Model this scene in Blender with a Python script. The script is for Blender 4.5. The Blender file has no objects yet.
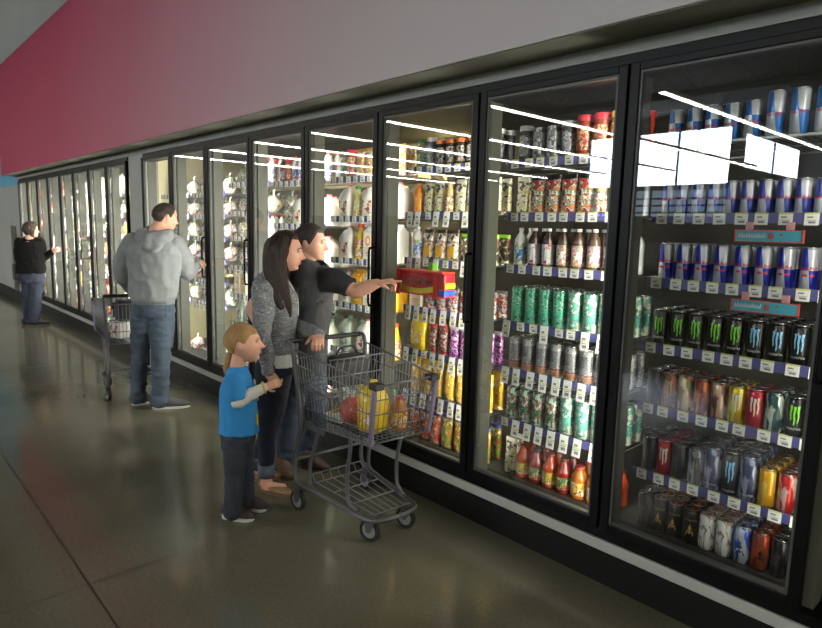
import bpy, bmesh, math, random
from mathutils import Vector, Matrix, noise
random.seed(7)
SC = bpy.context.scene
COL = SC.collection
PI = math.pi
# ------------------------------------------------------------------ camera
F_PX, YAW, PITCH, ROLL = 615.02, 0.82764, 0.13784, 0.02432
CAM = Vector((1.3337, -2.4265, 1.5805))
_fw = Vector((-math.sin(YAW)*math.cos(PITCH), math.cos(YAW)*math.cos(PITCH), -math.sin(PITCH)))
_r0 = Vector((math.cos(YAW), math.sin(YAW), 0)); _u0 = _r0.cross(_fw)
_r = math.cos(ROLL)*_r0 + math.sin(ROLL)*_u0
_u = -math.sin(ROLL)*_r0 + math.cos(ROLL)*_u0
cd = bpy.data.cameras.new('camera'); cam = bpy.data.objects.new('camera', cd); COL.objects.link(cam)
cd.sensor_width = 36.0; cd.sensor_fit = 'HORIZONTAL'; cd.lens = F_PX/822*36; cd.clip_start = 0.05; cd.clip_end = 100
M = Matrix((_r, _u, -_fw)).transposed().to_4x4(); M.translation = CAM
cam.matrix_world = M
SC.camera = cam
# ------------------------------------------------------------------ world, light levels, exposure
w = bpy.data.worlds.new('world'); SC.world = w; w.use_nodes = True
w.node_tree.nodes['Background'].inputs[0].default_value = (.75, .85, 1, 1)
w.node_tree.nodes['Background'].inputs[1].default_value = 0.3
SC.view_settings.view_transform = 'Standard'; SC.view_settings.look = 'None'
SC.view_settings.gamma = 1; SC.view_settings.use_curve_mapping = False
SC.view_settings.exposure = 0.0
TUBE_E = 46.0      # ceiling fluorescent tubes
WINDOW_E = 26.0    # daylight in the high store windows
LED_E = 55.0       # strips inside the cooler mullions
BACKROOM_W = 26.0   # lamps of the stock room behind the cooler
SC.cycles.transparent_max_bounces = 24
SC.cycles.max_bounces = 8; SC.cycles.diffuse_bounces = 3; SC.cycles.glossy_bounces = 4
SC.cycles.caustics_reflective = False; SC.cycles.caustics_refractive = False
SC.cycles.sample_clamp_indirect = 4.0

def ray(px, py):
    return _r*((px-411)/F_PX) - _u*((py-314)/F_PX) + _fw

# ------------------------------------------------------------------ materials
def lin(c):
    return tuple(((v/255+.055)/1.055)**2.4 if v/255 > .04045 else v/255/12.92 for v in c)
MATS = {}; KIDS = {}
def adopt(o, p):
    o.parent = p; KIDS.setdefault(p.name, []).append(o)
def mat(name, rgb, rough=.5, metal=0., emis=0., bump=0., bscale=60., spec=.5, var=0., vscale=8., aniso=(1,1,1), coat=0.):
    if name in MATS: return MATS[name]
    m = bpy.data.materials.new(name); m.use_nodes = True; MATS[name] = m
    nt = m.node_tree; b = nt.nodes['Principled BSDF']; c = lin(rgb)
    b.inputs['Base Color'].default_value = (*c, 1); b.inputs['Roughness'].default_value = rough
    b.inputs['Metallic'].default_value = metal; b.inputs['Specular IOR Level'].default_value = spec
    b.inputs['Coat Weight'].default_value = coat
    if emis:
        b.inputs['Emission Color'].default_value = (*c, 1); b.inputs['Emission Strength'].default_value = emis
    tc = nt.nodes.new('ShaderNodeTexCoord'); mp = nt.nodes.new('ShaderNodeMapping')
    mp.inputs['Scale'].default_value = aniso
    nt.links.new(tc.outputs['Object'], mp.inputs[0])
    if var:
        n = nt.nodes.new('ShaderNodeTexNoise'); n.inputs['Scale'].default_value = vscale; n.inputs['Detail'].default_value = 4
        r = nt.nodes.new('ShaderNodeValToRGB')
        r.color_ramp.elements[0].position = .3; r.color_ramp.elements[1].position = .7
        r.color_ramp.elements[0].color = (*[v*(1-var) for v in c], 1)
        r.color_ramp.elements[1].color = (*[min(1, v*(1+var)) for v in c], 1)
        nt.links.new(mp.outputs[0], n.inputs['Vector']); nt.links.new(n.outputs['Fac'], r.inputs[0])
        nt.links.new(r.outputs[0], b.inputs['Base Color'])
    if bump:
        n = nt.nodes.new('ShaderNodeTexNoise'); n.inputs['Scale'].default_value = bscale; n.inputs['Detail'].default_value = 3
        bp = nt.nodes.new('ShaderNodeBump'); bp.inputs['Strength'].default_value = bump; bp.inputs['Distance'].default_value = .01
        nt.links.new(mp.outputs[0], n.inputs['Vector']); nt.links.new(n.outputs['Fac'], bp.inputs['Height'])
        nt.links.new(bp.outputs[0], b.inputs['Normal'])
    return m

def patch_mat(name, cols, scale=30., rough=.35, metal=0., stretch=(1, 1, .8), coat=0., soft=False):
    """printed packaging: blocks of several colours"""
    if name in MATS: return MATS[name]
    m = bpy.data.materials.new(name); m.use_nodes = True; MATS[name] = m
    nt = m.node_tree; b = nt.nodes['Principled BSDF']
    b.inputs['Roughness'].default_value = rough; b.inputs['Metallic'].default_value = metal; b.inputs['Coat Weight'].default_value = coat
    tc = nt.nodes.new('ShaderNodeTexCoord'); mp = nt.nodes.new('ShaderNodeMapping'); mp.inputs['Scale'].default_value = stretch
    n = nt.nodes.new('ShaderNodeTexNoise'); n.inputs['Scale'].default_value = scale*(1.8 if not soft and rough < .9 and coat < .6 else 1); n.inputs['Detail'].default_value = 1.5
    n.inputs['Distortion'].default_value = .6
    r = nt.nodes.new('ShaderNodeValToRGB'); r.color_ramp.interpolation = 'CONSTANT'
    if soft: r.color_ramp.interpolation = 'LINEAR'
    k = len(cols); lo, hi = .36, .64
    r.color_ramp.elements[0].position = 0; r.color_ramp.elements[0].color = (*lin(cols[0]), 1)
    r.color_ramp.elements[1].position = lo + (hi-lo)*1/k; r.color_ramp.elements[1].color = (*lin(cols[1 % k]), 1)
    for i in range(2, k):
        e = r.color_ramp.elements.new(lo+(hi-lo)*i/k); e.color = (*lin(cols[i]), 1)
    nt.links.new(tc.outputs['Object'], mp.inputs[0]); nt.links.new(mp.outputs[0], n.inputs['Vector'])
    nt.links.new(n.outputs['Fac'], r.inputs[0]); nt.links.new(r.outputs[0], b.inputs['Base Color'])
    return m

def quad_mat(name, a, bcol, half):
    """blue/silver can print: opposite quadrants in two colours, slanted edges"""
    if name in MATS: return MATS[name]
    m = bpy.data.materials.new(name); m.use_nodes = True; MATS[name] = m
    nt = m.node_tree; b = nt.nodes['Principled BSDF']; b.inputs['Roughness'].default_value = .3; b.inputs['Metallic'].default_value = .35
    N = nt.nodes.new; L = nt.links.new
    tc = N('ShaderNodeTexCoord'); sp = N('ShaderNodeSeparateXYZ'); L(tc.outputs['Object'], sp.inputs[0])
    ax = N('ShaderNodeMath'); ax.operation = 'MULTIPLY_ADD'; ax.inputs[1].default_value = .12; ax.inputs[2].default_value = -.12*half
    L(sp.outputs['Z'], ax.inputs[0])
    s = N('ShaderNodeMath'); s.operation = 'ADD'; L(sp.outputs['X'], s.inputs[0]); L(ax.outputs[0], s.inputs[1])
    g1 = N('ShaderNodeMath'); g1.operation = 'GREATER_THAN'; g1.inputs[1].default_value = 0; L(s.outputs[0], g1.inputs[0])
    g2 = N('ShaderNodeMath'); g2.operation = 'GREATER_THAN'; g2.inputs[1].default_value = half; L(sp.outputs['Z'], g2.inputs[0])
    df = N('ShaderNodeMath'); df.operation = 'SUBTRACT'; L(g1.outputs[0], df.inputs[0]); L(g2.outputs[0], df.inputs[1])
    ab = N('ShaderNodeMath'); ab.operation = 'ABSOLUTE'; L(df.outputs[0], ab.inputs[0])
    mx = N('ShaderNodeMix'); mx.data_type = 'RGBA'; L(ab.outputs[0], mx.inputs['Factor'])
    mx.inputs['A'].default_value = (*lin(bcol), 1); mx.inputs['B'].default_value = (*lin(a), 1)
    L(mx.outputs['Result'], b.inputs['Base Color'])
    return m

def glass_mat():
    m = bpy.data.materials.new('cooler glass'); m.use_nodes = True; nt = m.node_tree; nt.nodes.clear()
    N = nt.nodes.new; L = nt.links.new
    o = N('ShaderNodeOutputMaterial'); t = N('ShaderNodeBsdfTransparent'); t.inputs[0].default_value = (.93, .96, .94, 1)
    g = N('ShaderNodeBsdfGlossy'); g.inputs['Roughness'].default_value = 0.0; g.inputs[0].default_value = (1, 1, 1, 1)
    f = N('ShaderNodeFresnel'); f.inputs['IOR'].default_value = 1.55
    mu = N('ShaderNodeMath'); mu.operation = 'MULTIPLY'; mu.inputs[1].default_value = 1.5; mu.use_clamp = True
    mx = N('ShaderNodeMixShader'); L(f.outputs[0], mu.inputs[0]); L(mu.outputs[0], mx.inputs[0])
    L(t.outputs[0], mx.inputs[1]); L(g.outputs[0], mx.inputs[2]); L(mx.outputs[0], o.inputs[0])
    return m
GLASS = glass_mat()

# ------------------------------------------------------------------ mesh helpers
def mk(name, bm, m, parent=None, smooth=False, loc=None):
    me = bpy.data.meshes.new(name)
    bmesh.ops.recalc_face_normals(bm, faces=bm.faces)
    bm.to_mesh(me); bm.free()
    for q in (m if isinstance(m, (list, tuple)) else [m]): me.materials.append(q)
    if smooth:
        me.polygons.foreach_set('use_smooth', [True]*len(me.polygons))
    o = bpy.data.objects.new(name, me); COL.objects.link(o)
    if parent is not None: adopt(o, parent)
    if loc is not None: o.location = loc
    return o
def tag(o, label=None, cat=None, group=None, kind=None):
    if label: o['label'] = label
    if cat: o['category'] = cat
    if group: o['group'] = group
    if kind: o['kind'] = kind
    return o
def empty(name, loc=(0, 0, 0), rz=0., label=None, cat=None, group=None):
    o = bpy.data.objects.new(name, None); COL.objects.link(o); o.location = loc; o.rotation_euler = (0, 0, rz)
    o.empty_display_size = .1
    return tag(o, label, cat, group)
def copy_tree(o, parent=None, depth=3):
    c = o.copy(); COL.objects.link(c)
    if parent is not None: c.parent = parent
    if depth > 0:
        for ch in KIDS.get(o.name, []): copy_tree(ch, c, depth-1)
    return c
def box(bm, x0, x1, y0, y1, z0, z1, mi=0, bev=0.):
    vs = [bm.verts.new(p) for p in ((x0, y0, z0), (x1, y0, z0), (x1, y1, z0), (x0, y1, z0), (x0, y0, z1), (x1, y0, z1), (x1, y1, z1), (x0, y1, z1))]
    fs = []
    for f in ((0, 3, 2, 1), (4, 5, 6, 7), (0, 1, 5, 4), (1, 2, 6, 5), (2, 3, 7, 6), (3, 0, 4, 7)):
        q = bm.faces.new([vs[i] for i in f]); q.material_index = mi; fs.append(q)
    if bev:
        es = list({e for f in fs for e in f.edges})
        r = bmesh.ops.bevel(bm, geom=es, offset=bev, segments=2, affect='EDGES', profile=.5)
        for f in r['faces']: f.material_index = mi
    return vs
def B(*a, bev=0.):
    bm = bmesh.new(); box(bm, *a, bev=bev); return bm
def lathe(bm, prof, n=16, mi=0, c=(0, 0), cap=True, sx=1., sy=1.):
    rings = []
    for r, z in prof:
        rings.append([bm.verts.new((c[0]+sx*r*math.cos(2*PI*i/n), c[1]+sy*r*math.sin(2*PI*i/n), z)) for i in range(n)])
    mis = mi if isinstance(mi, (list, tuple)) else [mi]*(len(prof)-1)
    for k in range(len(rings)-1):
        for i in range(n):
            f = bm.faces.new((rings[k][i], rings[k][(i+1) % n], rings[k+1][(i+1) % n], rings[k+1][i]))
            f.material_index = mis[k]; f.smooth = True
    if cap:
        f = bm.faces.new(rings[0][::-1]); f.material_index = mis[0]
        f = bm.faces.new(rings[-1]); f.material_index = mis[-1]
def cyl(bm, p0, p1, r0, r1=None, n=12, mi=0):
    sweep(bm, [p0, p1], [r0, r0 if r1 is None else r1], n=n, dome=False, mi=mi)
def sweep(bm, pts, rx, ry=None, side=None, n=16, dome=True, mi=0, closed=False):
    """tube of elliptical section along pts; rx along `side`, ry across"""
    pts = [Vector(p) for p in pts]; k = len(pts)
    if not isinstance(rx, (list, tuple)): rx = [rx]*k
    if ry is None: ry = rx
    elif not isinstance(ry, (list, tuple)): ry = [ry]*k
    tans = []
    for i in range(k):
        if closed: t = pts[(i+1) % k]-pts[i-1]
        else: t = pts[min(i+1, k-1)]-pts[max(i-1, 0)]
        tans.append(t.normalized() if t.length > 1e-9 else Vector((0, 0, 1)))
    if side is None:
        s = tans[0].orthogonal().normalized()
    else: s = Vector(side).normalized()
    rings = []
    def ring(p, t, s, a, b):
        v = t.cross(s).normalized()
        return [bm.verts.new(p + s*(a*math.cos(2*PI*j/n)) + v*(b*math.sin(2*PI*j/n))) for j in range(n)]
    ss = []
    for i in range(k):
        base = Vector(side) if side is not None else s
        q = base - tans[i]*base.dot(tans[i])
        if q.length < 1e-4: q = s - tans[i]*s.dot(tans[i])
        s = q.normalized(); ss.append(s)
    if dome and not closed:
        for e in (.25, .6, .9):
            c = math.sqrt(1-(1-e)**2)
            off = min(rx[0], ry[0])*(1-e)
            rings.append(ring(pts[0]-tans[0]*off, tans[0], ss[0], rx[0]*c, ry[0]*c))
    for i in range(k): rings.append(ring(pts[i], tans[i], ss[i], rx[i], ry[i]))
    if dome and not closed:
        for e in (.9, .6, .25):
            c = math.sqrt(1-(1-e)**2)
            off = min(rx[-1], ry[-1])*(1-e)
            rings.append(ring(pts[-1]+tans[-1]*off, tans[-1], ss[-1], rx[-1]*c, ry[-1]*c))
    m = len(rings)
    for a in range(m if closed else m-1):
        A, Bq = rings[a], rings[(a+1) % m]
        for j in range(n):
            f = bm.faces.new((A[j], A[(j+1) % n], Bq[(j+1) % n], Bq[j])); f.material_index = mi; f.smooth = True
    if not closed:
        f = bm.faces.new(rings[0][::-1]); f.material_index = mi
        f = bm.faces.new(rings[-1]); f.material_index = mi
def spline(pts, sub=5, vals=None):
    """Catmull-Rom through pts; vals = list of lists interpolated alongside"""
    P = [Vector(p) for p in pts]; n = len(P); out = []; ov = [[] for _ in (vals or [])]
    for i in range(n-1):
        a, b, c, d = P[max(i-1, 0)], P[i], P[i+1], P[min(i+2, n-1)]
        for s in range(sub):
            t = s/sub
            out.append(.5*((2*b)+(c-a)*t+(2*a-5*b+4*c-d)*t*t+(3*b-a-3*c+d)*t**3))
            for q, v in enumerate(vals or []): 
                tt = t*t*(3-2*t); ov[q].append(v[i]*(1-tt)+v[i+1]*tt)
    out.append(P[-1])
    for q, v in enumerate(vals or []): ov[q].append(v[-1])
    return (out, *ov) if vals else out
def ball(bm, c, r, rot=None, n=14, mi=0):
    mt = Matrix.Translation(Vector(c)) @ (rot.to_4x4() if rot else Matrix.Identity(4)) @ Matrix.Diagonal((r[0], r[1], r[2], 1))
    g = bmesh.ops.create_uvsphere(bm, u_segments=n*2, v_segments=n, radius=1, matrix=mt)
    for v in g['verts']:
        for f in v.link_faces: f.material_index = mi; f.smooth = True

def text_on_cylinder(name, s, size, r, z, m, vertical=False, ang=-PI/2, bold=0.):
    cu = bpy.data.curves.new(name, 'FONT'); cu.body = s; cu.size = size; cu.align_x = 'CENTER'; cu.align_y = 'CENTER'
    cu.resolution_u = 2; cu.offset = bold
    to = bpy.data.objects.new(name, cu); COL.objects.link(to)
    dg = bpy.context.evaluated_depsgraph_get(); me = bpy.data.meshes.new_from_object(to.evaluated_get(dg))
    bpy.data.objects.remove(to); bpy.data.curves.remove(cu)
    for v in me.vertices:
        x, y = v.co.x, v.co.y
        if vertical: x, y = -y, x
        if r: a = ang + x/r; v.co = (math.cos(a)*(r+.0006), math.sin(a)*(r+.0006), z+y)
        else: v.co = (x, -.0006, z+y)
    me.materials.clear(); me.materials.append(m)
    return me
def meobj(name, me, parent):
    o = bpy.data.objects.new(name, me); COL.objects.link(o); adopt(o, parent); return o

# ================================================================== THE ROOM
def struct(name, bm, m): return tag(mk(name, bm, m), kind='structure')
def floor_mat():
    m = bpy.data.materials.new('polished concrete'); m.use_nodes = True; nt = m.node_tree; b = nt.nodes['Principled BSDF']
    N = nt.nodes.new; L = nt.links.new
    tc = N('ShaderNodeTexCoord')
    n1 = N('ShaderNodeTexNoise'); n1.inputs['Scale'].default_value = .9; n1.inputs['Detail'].default_value = 5
    n2 = N('ShaderNodeTexNoise'); n2.inputs['Scale'].default_value = 60; n2.inputs['Detail'].default_value = 4
    for n in (n1, n2): L(tc.outputs['Object'], n.inputs['Vector'])
    r = N('ShaderNodeValToRGB'); e = r.color_ramp.elements
    e[0].position = .3; e[0].color = (*lin((100, 98, 82)), 1); e[1].position = .72; e[1].color = (*lin((118, 115, 97)), 1)
    r2 = N('ShaderNodeValToRGB'); e = r2.color_ramp.elements
    e[0].position = .35; e[0].color = (.88, .88, .87, 1); e[1].position = .7; e[1].color = (1.06, 1.05, 1.03, 1)
    L(n1.outputs[0], r.inputs[0]); L(n2.outputs[0], r2.inputs[0])
    mu = N('ShaderNodeMix'); mu.data_type = 'RGBA'; mu.blend_type = 'MULTIPLY'; mu.inputs['Factor'].default_value = 1
    L(r.outputs[0], mu.inputs['A']); L(r2.outputs[0], mu.inputs['B'])
    L(mu.outputs['Result'], b.inputs['Base Color'])
    b.inputs['Roughness'].default_value = .16; b.inputs['Specular IOR Level'].default_value = .5
    rr = N('ShaderNodeMapRange'); rr.inputs['To Min'].default_value = .08; rr.inputs['To Max'].default_value = .17
    L(n1.outputs[0], rr.inputs['Value']); L(rr.outputs[0], b.inputs['Roughness'])
    n3 = N('ShaderNodeTexNoise'); n3.inputs['Scale'].default_value = 7; L(tc.outputs['Object'], n3.inputs['Vector'])
    bp = N('ShaderNodeBump'); bp.inputs['Strength'].default_value = .02; bp.inputs['Distance'].default_value = .02
    L(n3.outputs[0], bp.inputs['Height']); L(bp.outputs[0], b.inputs['Normal'])
    return m
RX0, RX1, RY0, CEIL = -26.0, 9.0, -24.0, 6.6
struct('floor', B(RX0, RX1, -31.5, 3.0, -.1, 0), floor_mat())
joint = mat('floor joint filler', (58, 56, 46), .5)
# saw-cut control joints of the slab (flush strips of dark filler)
bm = bmesh.new()
def cut(a, b_, wd=.007):
    a = Vector(a); b_ = Vector(b_); d = (b_-a).normalized(); s = Vector((-d.y, d.x, 0))*wd/2
    bm.faces.new([bm.verts.new(p) for p in (a-s, b_-s, b_+s, a+s)])
Z = .0008
cut((-20, -1.75, Z), (3, -1.75, Z)); cut((-1.45, -12, Z), (-1.45, -.02, Z)); cut((-6.2, -12, Z), (-6.2, -.02, Z)); cut((-11, -12, Z), (-11, -.02, Z))
tag(mk('trim_1', bm, joint), kind='structure')
struct('ceiling', B(RX0, RX1, -31.5, 3.0, CEIL, CEIL+.1), mat('painted deck', (58, 60, 58), .8))
WALLG = mat('wall paint grey', (176, 178, 170), .75, var=.04, vscale=1.5)
CYAN = mat('wall paint cyan', (110, 178, 205), .7)
# wall holding the coolers: pieces around the two openings
NX0, NX1 = -5.6, 1.6           # bank beside the shoppers
FX0, FX1 = -11.95, -6.08       # bank further along
TOPZ = 2.305
bm = bmesh.new()
box(bm, RX0, FX0, 0, .3, 0, 2.2); box(bm, FX1, NX0, 0, .3, 0, TOPZ); box(bm, NX1, RX1, 0, .3, 0, TOPZ)
box(bm, FX0, RX1, 0, .3, TOPZ, CEIL)
struct('wall_back', bm, WALLG)
struct('wall_upper_left', B(RX0, FX0, 0, .3, 2.2, 4.02), CYAN)
struct('wall_top_left', B(RX0, FX0, 0, .3, 4.02, CEIL), WALLG)
struct('wall_left', B(RX0-.1, RX0, RY0, .3, 0, CEIL), WALLG)
struct('wall_right', B(RX1, RX1+.1, -31.5, .3, 0, CEIL), WALLG)
# front wall of the store: high windows, the right part set back as a vestibule
YF = -31.5; XC = -8.35
W1 = (-15.2, -8.75, 3.7, 5.95); WASH = (-15.2, -8.75, 2.2, 3.5)  # lower band is no window: added glow in place of bright mirrored displays
bm = bmesh.new()
box(bm, RX0, W1[0], YF, RY0, 0, CEIL); box(bm, W1[1], XC, YF, RY0, 0, CEIL)
box(bm, W1[0], W1[1], RY0-.3, RY0, 0, WASH[2]); box(bm, W1[0], W1[1], RY0-.3, RY0, WASH[3], W1[2]); box(bm, W1[0], W1[1], RY0-.3, RY0, W1[3], CEIL)
FRW = mat('front wall paint', (62, 64, 64), .8)
struct('wall_front', bm, FRW)
struct('wall_vestibule', B(XC, RX1, YF-.2, YF, 0, CEIL), FRW)
day = mat('daylight pane', (225, 238, 255), .5, emis=WINDOW_E); wash_glow = mat('reflection wash glow', (200, 225, 250), .5, emis=WINDOW_E*.07)  # second, dimmer glow is added to wash the door reflections
fr = mat('window mullion', (70, 80, 90), .5)
for i, W in ((1, W1), (3, WASH)):
    o = struct('window_%d' % i, B(W[0], W[1], RY0-.26, RY0-.24, W[2], W[3]), day if i == 1 else wash_glow)  # the lower one is an added glowing band, not a real window
    bm = bmesh.new()
    for k in range(4 if i == 1 else 9):
        x = W[0]+(W[1]-W[0])*k/(3 if i == 1 else 8); box(bm, x-.035, x+.035, RY0-.12, RY0-.06, W[2], W[3])
    if i == 3:
        for z in (2.5, 2.8, 3.1): box(bm, W[0], W[1], RY0-.12, RY0-.06, z, z+.08)  # bars break the added glow into a grid
    mk('window_frame', bm, fr, o)
o = struct('window_2', B(XC+.01, XC+.03, -31.0, -24.4, 4.35, 5.65), day)
mk('window_frame', B(XC+.03, XC+.08, -27.6, -27.5, 4.35, 5.65), fr, o)
# dark baseboard
struct('baseboard_left', B(RX0, FX0-.02, -.02, 0, 0, .2), mat('black rubber base', (22, 22, 22), .6))
struct('baseboard_middle', B(FX1+.02, NX0-.02, -.02, 0, 0, .2), MATS['black rubber base'])

# fascia sign panel above the coolers
def fascia_mat():
    m = bpy.data.materials.new('printed fascia'); m.use_nodes = True; nt = m.node_tree; b = nt.nodes['Principled BSDF']
    b.inputs['Roughness'].default_value = .6
    N = nt.nodes.new; L = nt.links.new
    tc = N('ShaderNodeTexCoord'); sp = N('ShaderNodeSeparateXYZ'); L(tc.outputs['Object'], sp.inputs[0])
    mr = N('ShaderNodeMapRange'); mr.inputs['From Min'].default_value = -12.2; mr.inputs['From Max'].default_value = 1.8
    zz = N('ShaderNodeMath'); zz.operation = 'MULTIPLY_ADD'; zz.inputs[1].default_value = -.35; L(sp.outputs['Z'], zz.inputs[0]); L(sp.outputs['X'], zz.inputs[2])
    zz2 = N('ShaderNodeMath'); zz2.operation = 'ADD'; zz2.inputs[1].default_value = .9; L(zz.outputs[0], zz2.inputs[0])
    L(zz2.outputs[0], mr.inputs['Value'])
    r = N('ShaderNodeValToRGB'); el = r.color_ramp.elements
    st = [(0, (182, 46, 84)), (.28, (186, 58, 94)), (.48, (184, 96, 118)), (.62, (188, 138, 149)), (.72, (190, 168, 173)), (.8, (194, 186, 188)), (.9, (196, 193, 195)), (1, (196, 194, 196))]
    el[0].position = 0; el[0].color = (*lin(st[0][1]), 1); el[1].position = 1; el[1].color = (*lin(st[-1][1]), 1)
    for p, c in st[1:-1]:
        e = el.new(p); e.color = (*lin(c), 1)
    L(mr.outputs[0], r.inputs[0]); L(r.outputs[0], b.inputs['Base Color'])
    return m
FZ = 2.36
f = empty('fascia_panel', (0, 0, 0), label='long printed fascia fading from crimson to pale grey above all the coolers', cat='wall panel')
mk('sign_face', B(-12.2, 3.2, -.235, -.225, FZ+.005, 4.2), fascia_mat(), f)
mk('soffit_box', B(-12.2, 3.2, -.225, -.002, FZ, 4.2), mat('soffit paint', (112, 112, 102), .8), f)
struct('trim_2', B(FX0-.2, NX1+.1, -.012, -.001, TOPZ+.002, FZ-.002), mat('trim paint', (160, 164, 158), .6))
# steel corner guard on the far wall
g = tag(mk('corner_guard', B(-12.95, -12.5, -.012, -.001, .2, 1.45), mat('brushed steel', (120, 118, 108), .35, .9, bump=.1, bscale=40, aniso=(1, 1, 30))), 'tall brushed steel wall guard beside the far end of coolers', 'wall guard')

# ceiling trusses and suspended fluorescent rows
tm = mat('truss steel', (120, 120, 118), .6)
for k, y in enumerate((-6.5, -11, -15.5, -20)):
    t = bmesh.new(); z0, z1 = 5.55, 6.5
    box(t, RX0+.1, RX1-.1, y-.05, y+.05, z1-.08, z1+.05); box(t, RX0+.1, RX1-.1, y-.05, y+.05, z0, z0+.08)
    x = RX0+.3; up = True
    while x < RX1-1.2:
        cyl(t, (x, y, z0+.04 if up else z1-.04), (x+.8, y, z1-.04 if up else z0+.04), .02, n=6); x += .8; up = not up
    tag(mk('trim_%d' % (k+3), t, tm), kind='structure')
tube = mat('fluorescent tube', (255, 250, 238), .5, emis=TUBE_E)
hous = mat('fixture enamel', (215, 215, 210), .4)
wire_m = mat('hanging wire', (150, 150, 150), .4, .8)
def light_row(x, y0, y1, lab):
    t = empty('strip_light', (x, 0, 4.2), label=lab, cat='ceiling light', group='suspended fluorescent rows')
    mk('housing', B(-.07, .07, y1, y0, .03, .09), hous, t)
    bm = bmesh.new()
    for s in (-.035, .035):
        cyl(bm, (s, y1+.05, .005), (s, y0-.05, .005), .016, n=8)
    mk('fluorescent_tube', bm, tube, t)
    y = y0-.3
    while y > y1:
        bm = bmesh.new(); cyl(bm, (0, y, .09), (0, y, CEIL-4.205), .008, n=5); y -= 3.6
        mk('hanger_wire', bm, wire_m, t)
nth = ['first', 'second', 'third', 'fourth', 'fifth', 'sixth', 'seventh', 'eighth', 'ninth', 'tenth', 'eleventh', 'twelfth', 'thirteenth', 'fourteenth']
for k, x in enumerate((8, 5.0, 2.0, -1.15, -4.35, -7.6, -10.8, -13.9, -17.1, -20.3, -23.4)):
    light_row(x, (-5 if k < 4 else (-9.0 if k == 4 else -7.2)), -23.5, 'suspended fluorescent strip, %s row counted from the wall behind the photographer' % nth[k])

# ================================================================== COOLER CASES
BLACK = mat('black anodised frame', (7, 7, 8), .4, 0, spec=.15)
BLACK2 = mat('dark inner frame', (52, 53, 52), .4, .4)
KICK = mat('black kick plate', (9, 9, 10), .45, spec=.3)
BUMP = mat('grey bumper rail', (176, 178, 172), .5)
MULL = mat('mullion post enamel', (92, 94, 82), .5)
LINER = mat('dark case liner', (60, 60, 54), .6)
CREAM = mat('stock room wall panel', (198, 190, 150), .7, var=.06, vscale=2)
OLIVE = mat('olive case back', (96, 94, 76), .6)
GASK = mat('grey door gasket', (66, 68, 64), .5)
LED = mat('case light strip', (255, 250, 240), .5, emis=LED_E)
LED_DIM = mat('dim case light strip', (255, 248, 235), .5, emis=LED_E*.17)
LED_MID = mat('middling case light strip', (255, 250, 238), .5, emis=LED_E*.95)
CASE_D = 1.25
LED_BR = mat('strong case light strip', (255, 250, 240), .5, emis=LED_E*1.5)
LED_FAR = mat('bright case light strip', (255, 250, 240), .5, emis=LED_E*1.8)
def case(x0, x1, xs, label, dark_from):
    c = empty('cooler_case', (0, 0, 0), label=label, cat='refrigerated case')
    mk('kick_plate', B(x0, x1, .0, .05, .0, .163), KICK, c)
    mk('bumper_rail', B(x0, x1, -.022, .04, .165, .216, bev=.006), BUMP, c)
    mk('sill', B(x0, x1, -.012, .14, .218, .262), BLACK, c)
    mk('header', B(x0, x1, -.012, .10, 2.268, TOPZ-.002), BLACK, c)
    mk('header_channel', B(x0, x1, .015, .10, 2.225, 2.266), KICK, c)
    mk('deck', B(x0, x1, .14, CASE_D, .18, .245), LINER, c)
    mk('case_roof', B(x0, x1, .10, CASE_D, 2.31, 2.36), LINER, c)
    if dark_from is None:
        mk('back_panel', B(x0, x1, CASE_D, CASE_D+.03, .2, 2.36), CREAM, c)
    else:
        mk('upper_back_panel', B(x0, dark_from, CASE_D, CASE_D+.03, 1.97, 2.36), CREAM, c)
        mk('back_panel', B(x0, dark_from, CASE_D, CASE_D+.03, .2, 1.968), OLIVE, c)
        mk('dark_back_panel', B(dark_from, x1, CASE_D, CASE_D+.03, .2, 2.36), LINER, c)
    mk('end_panel', B(x0, x0+.02, .14, CASE_D, .245, 2.31), CREAM, c)
    mk('end_panel', B(x1-.02, x1, .14, CASE_D, .245, 2.31), LINER, c)
    for x in xs:
        m_ = mk('mullion_post', B(x-.022, x+.022, .035, .12, .25, 2.27), MULL, c)
        mk('light_strip', B(x-.034, x-.0225, .075, .115, .34, 2.2), LED_FAR if x < -6 else LED_DIM if x > .5 else (LED_MID if x > -1.7 else LED_BR), m_)
NP = .8
nearx = [round(-k*NP, 3) for k in range(-1, 8)]      # 0.8, 0, -0.8 ... -5.6
case(NX0, NX1, nearx + [1.6-.03], 'black framed bank of eight glass door coolers beside the shoppers', -1.9)
FP = (FX1-FX0)/8
farx = [FX1-k*FP for k in range(9)]
case(FX0, FX1, farx, 'smaller dark framed bank of eight coolers past the white pier', None)

wl = bpy.data.lights.new('stock_room_lamp', 'AREA'); wl.energy = BACKROOM_W; wl.size = .25; wl.color = (1, .8, .45)
wo = bpy.data.objects.new('stock_room_lamp', wl); COL.objects.link(wo); wo.location = (-2.2, 1.0, 2.28)
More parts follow.
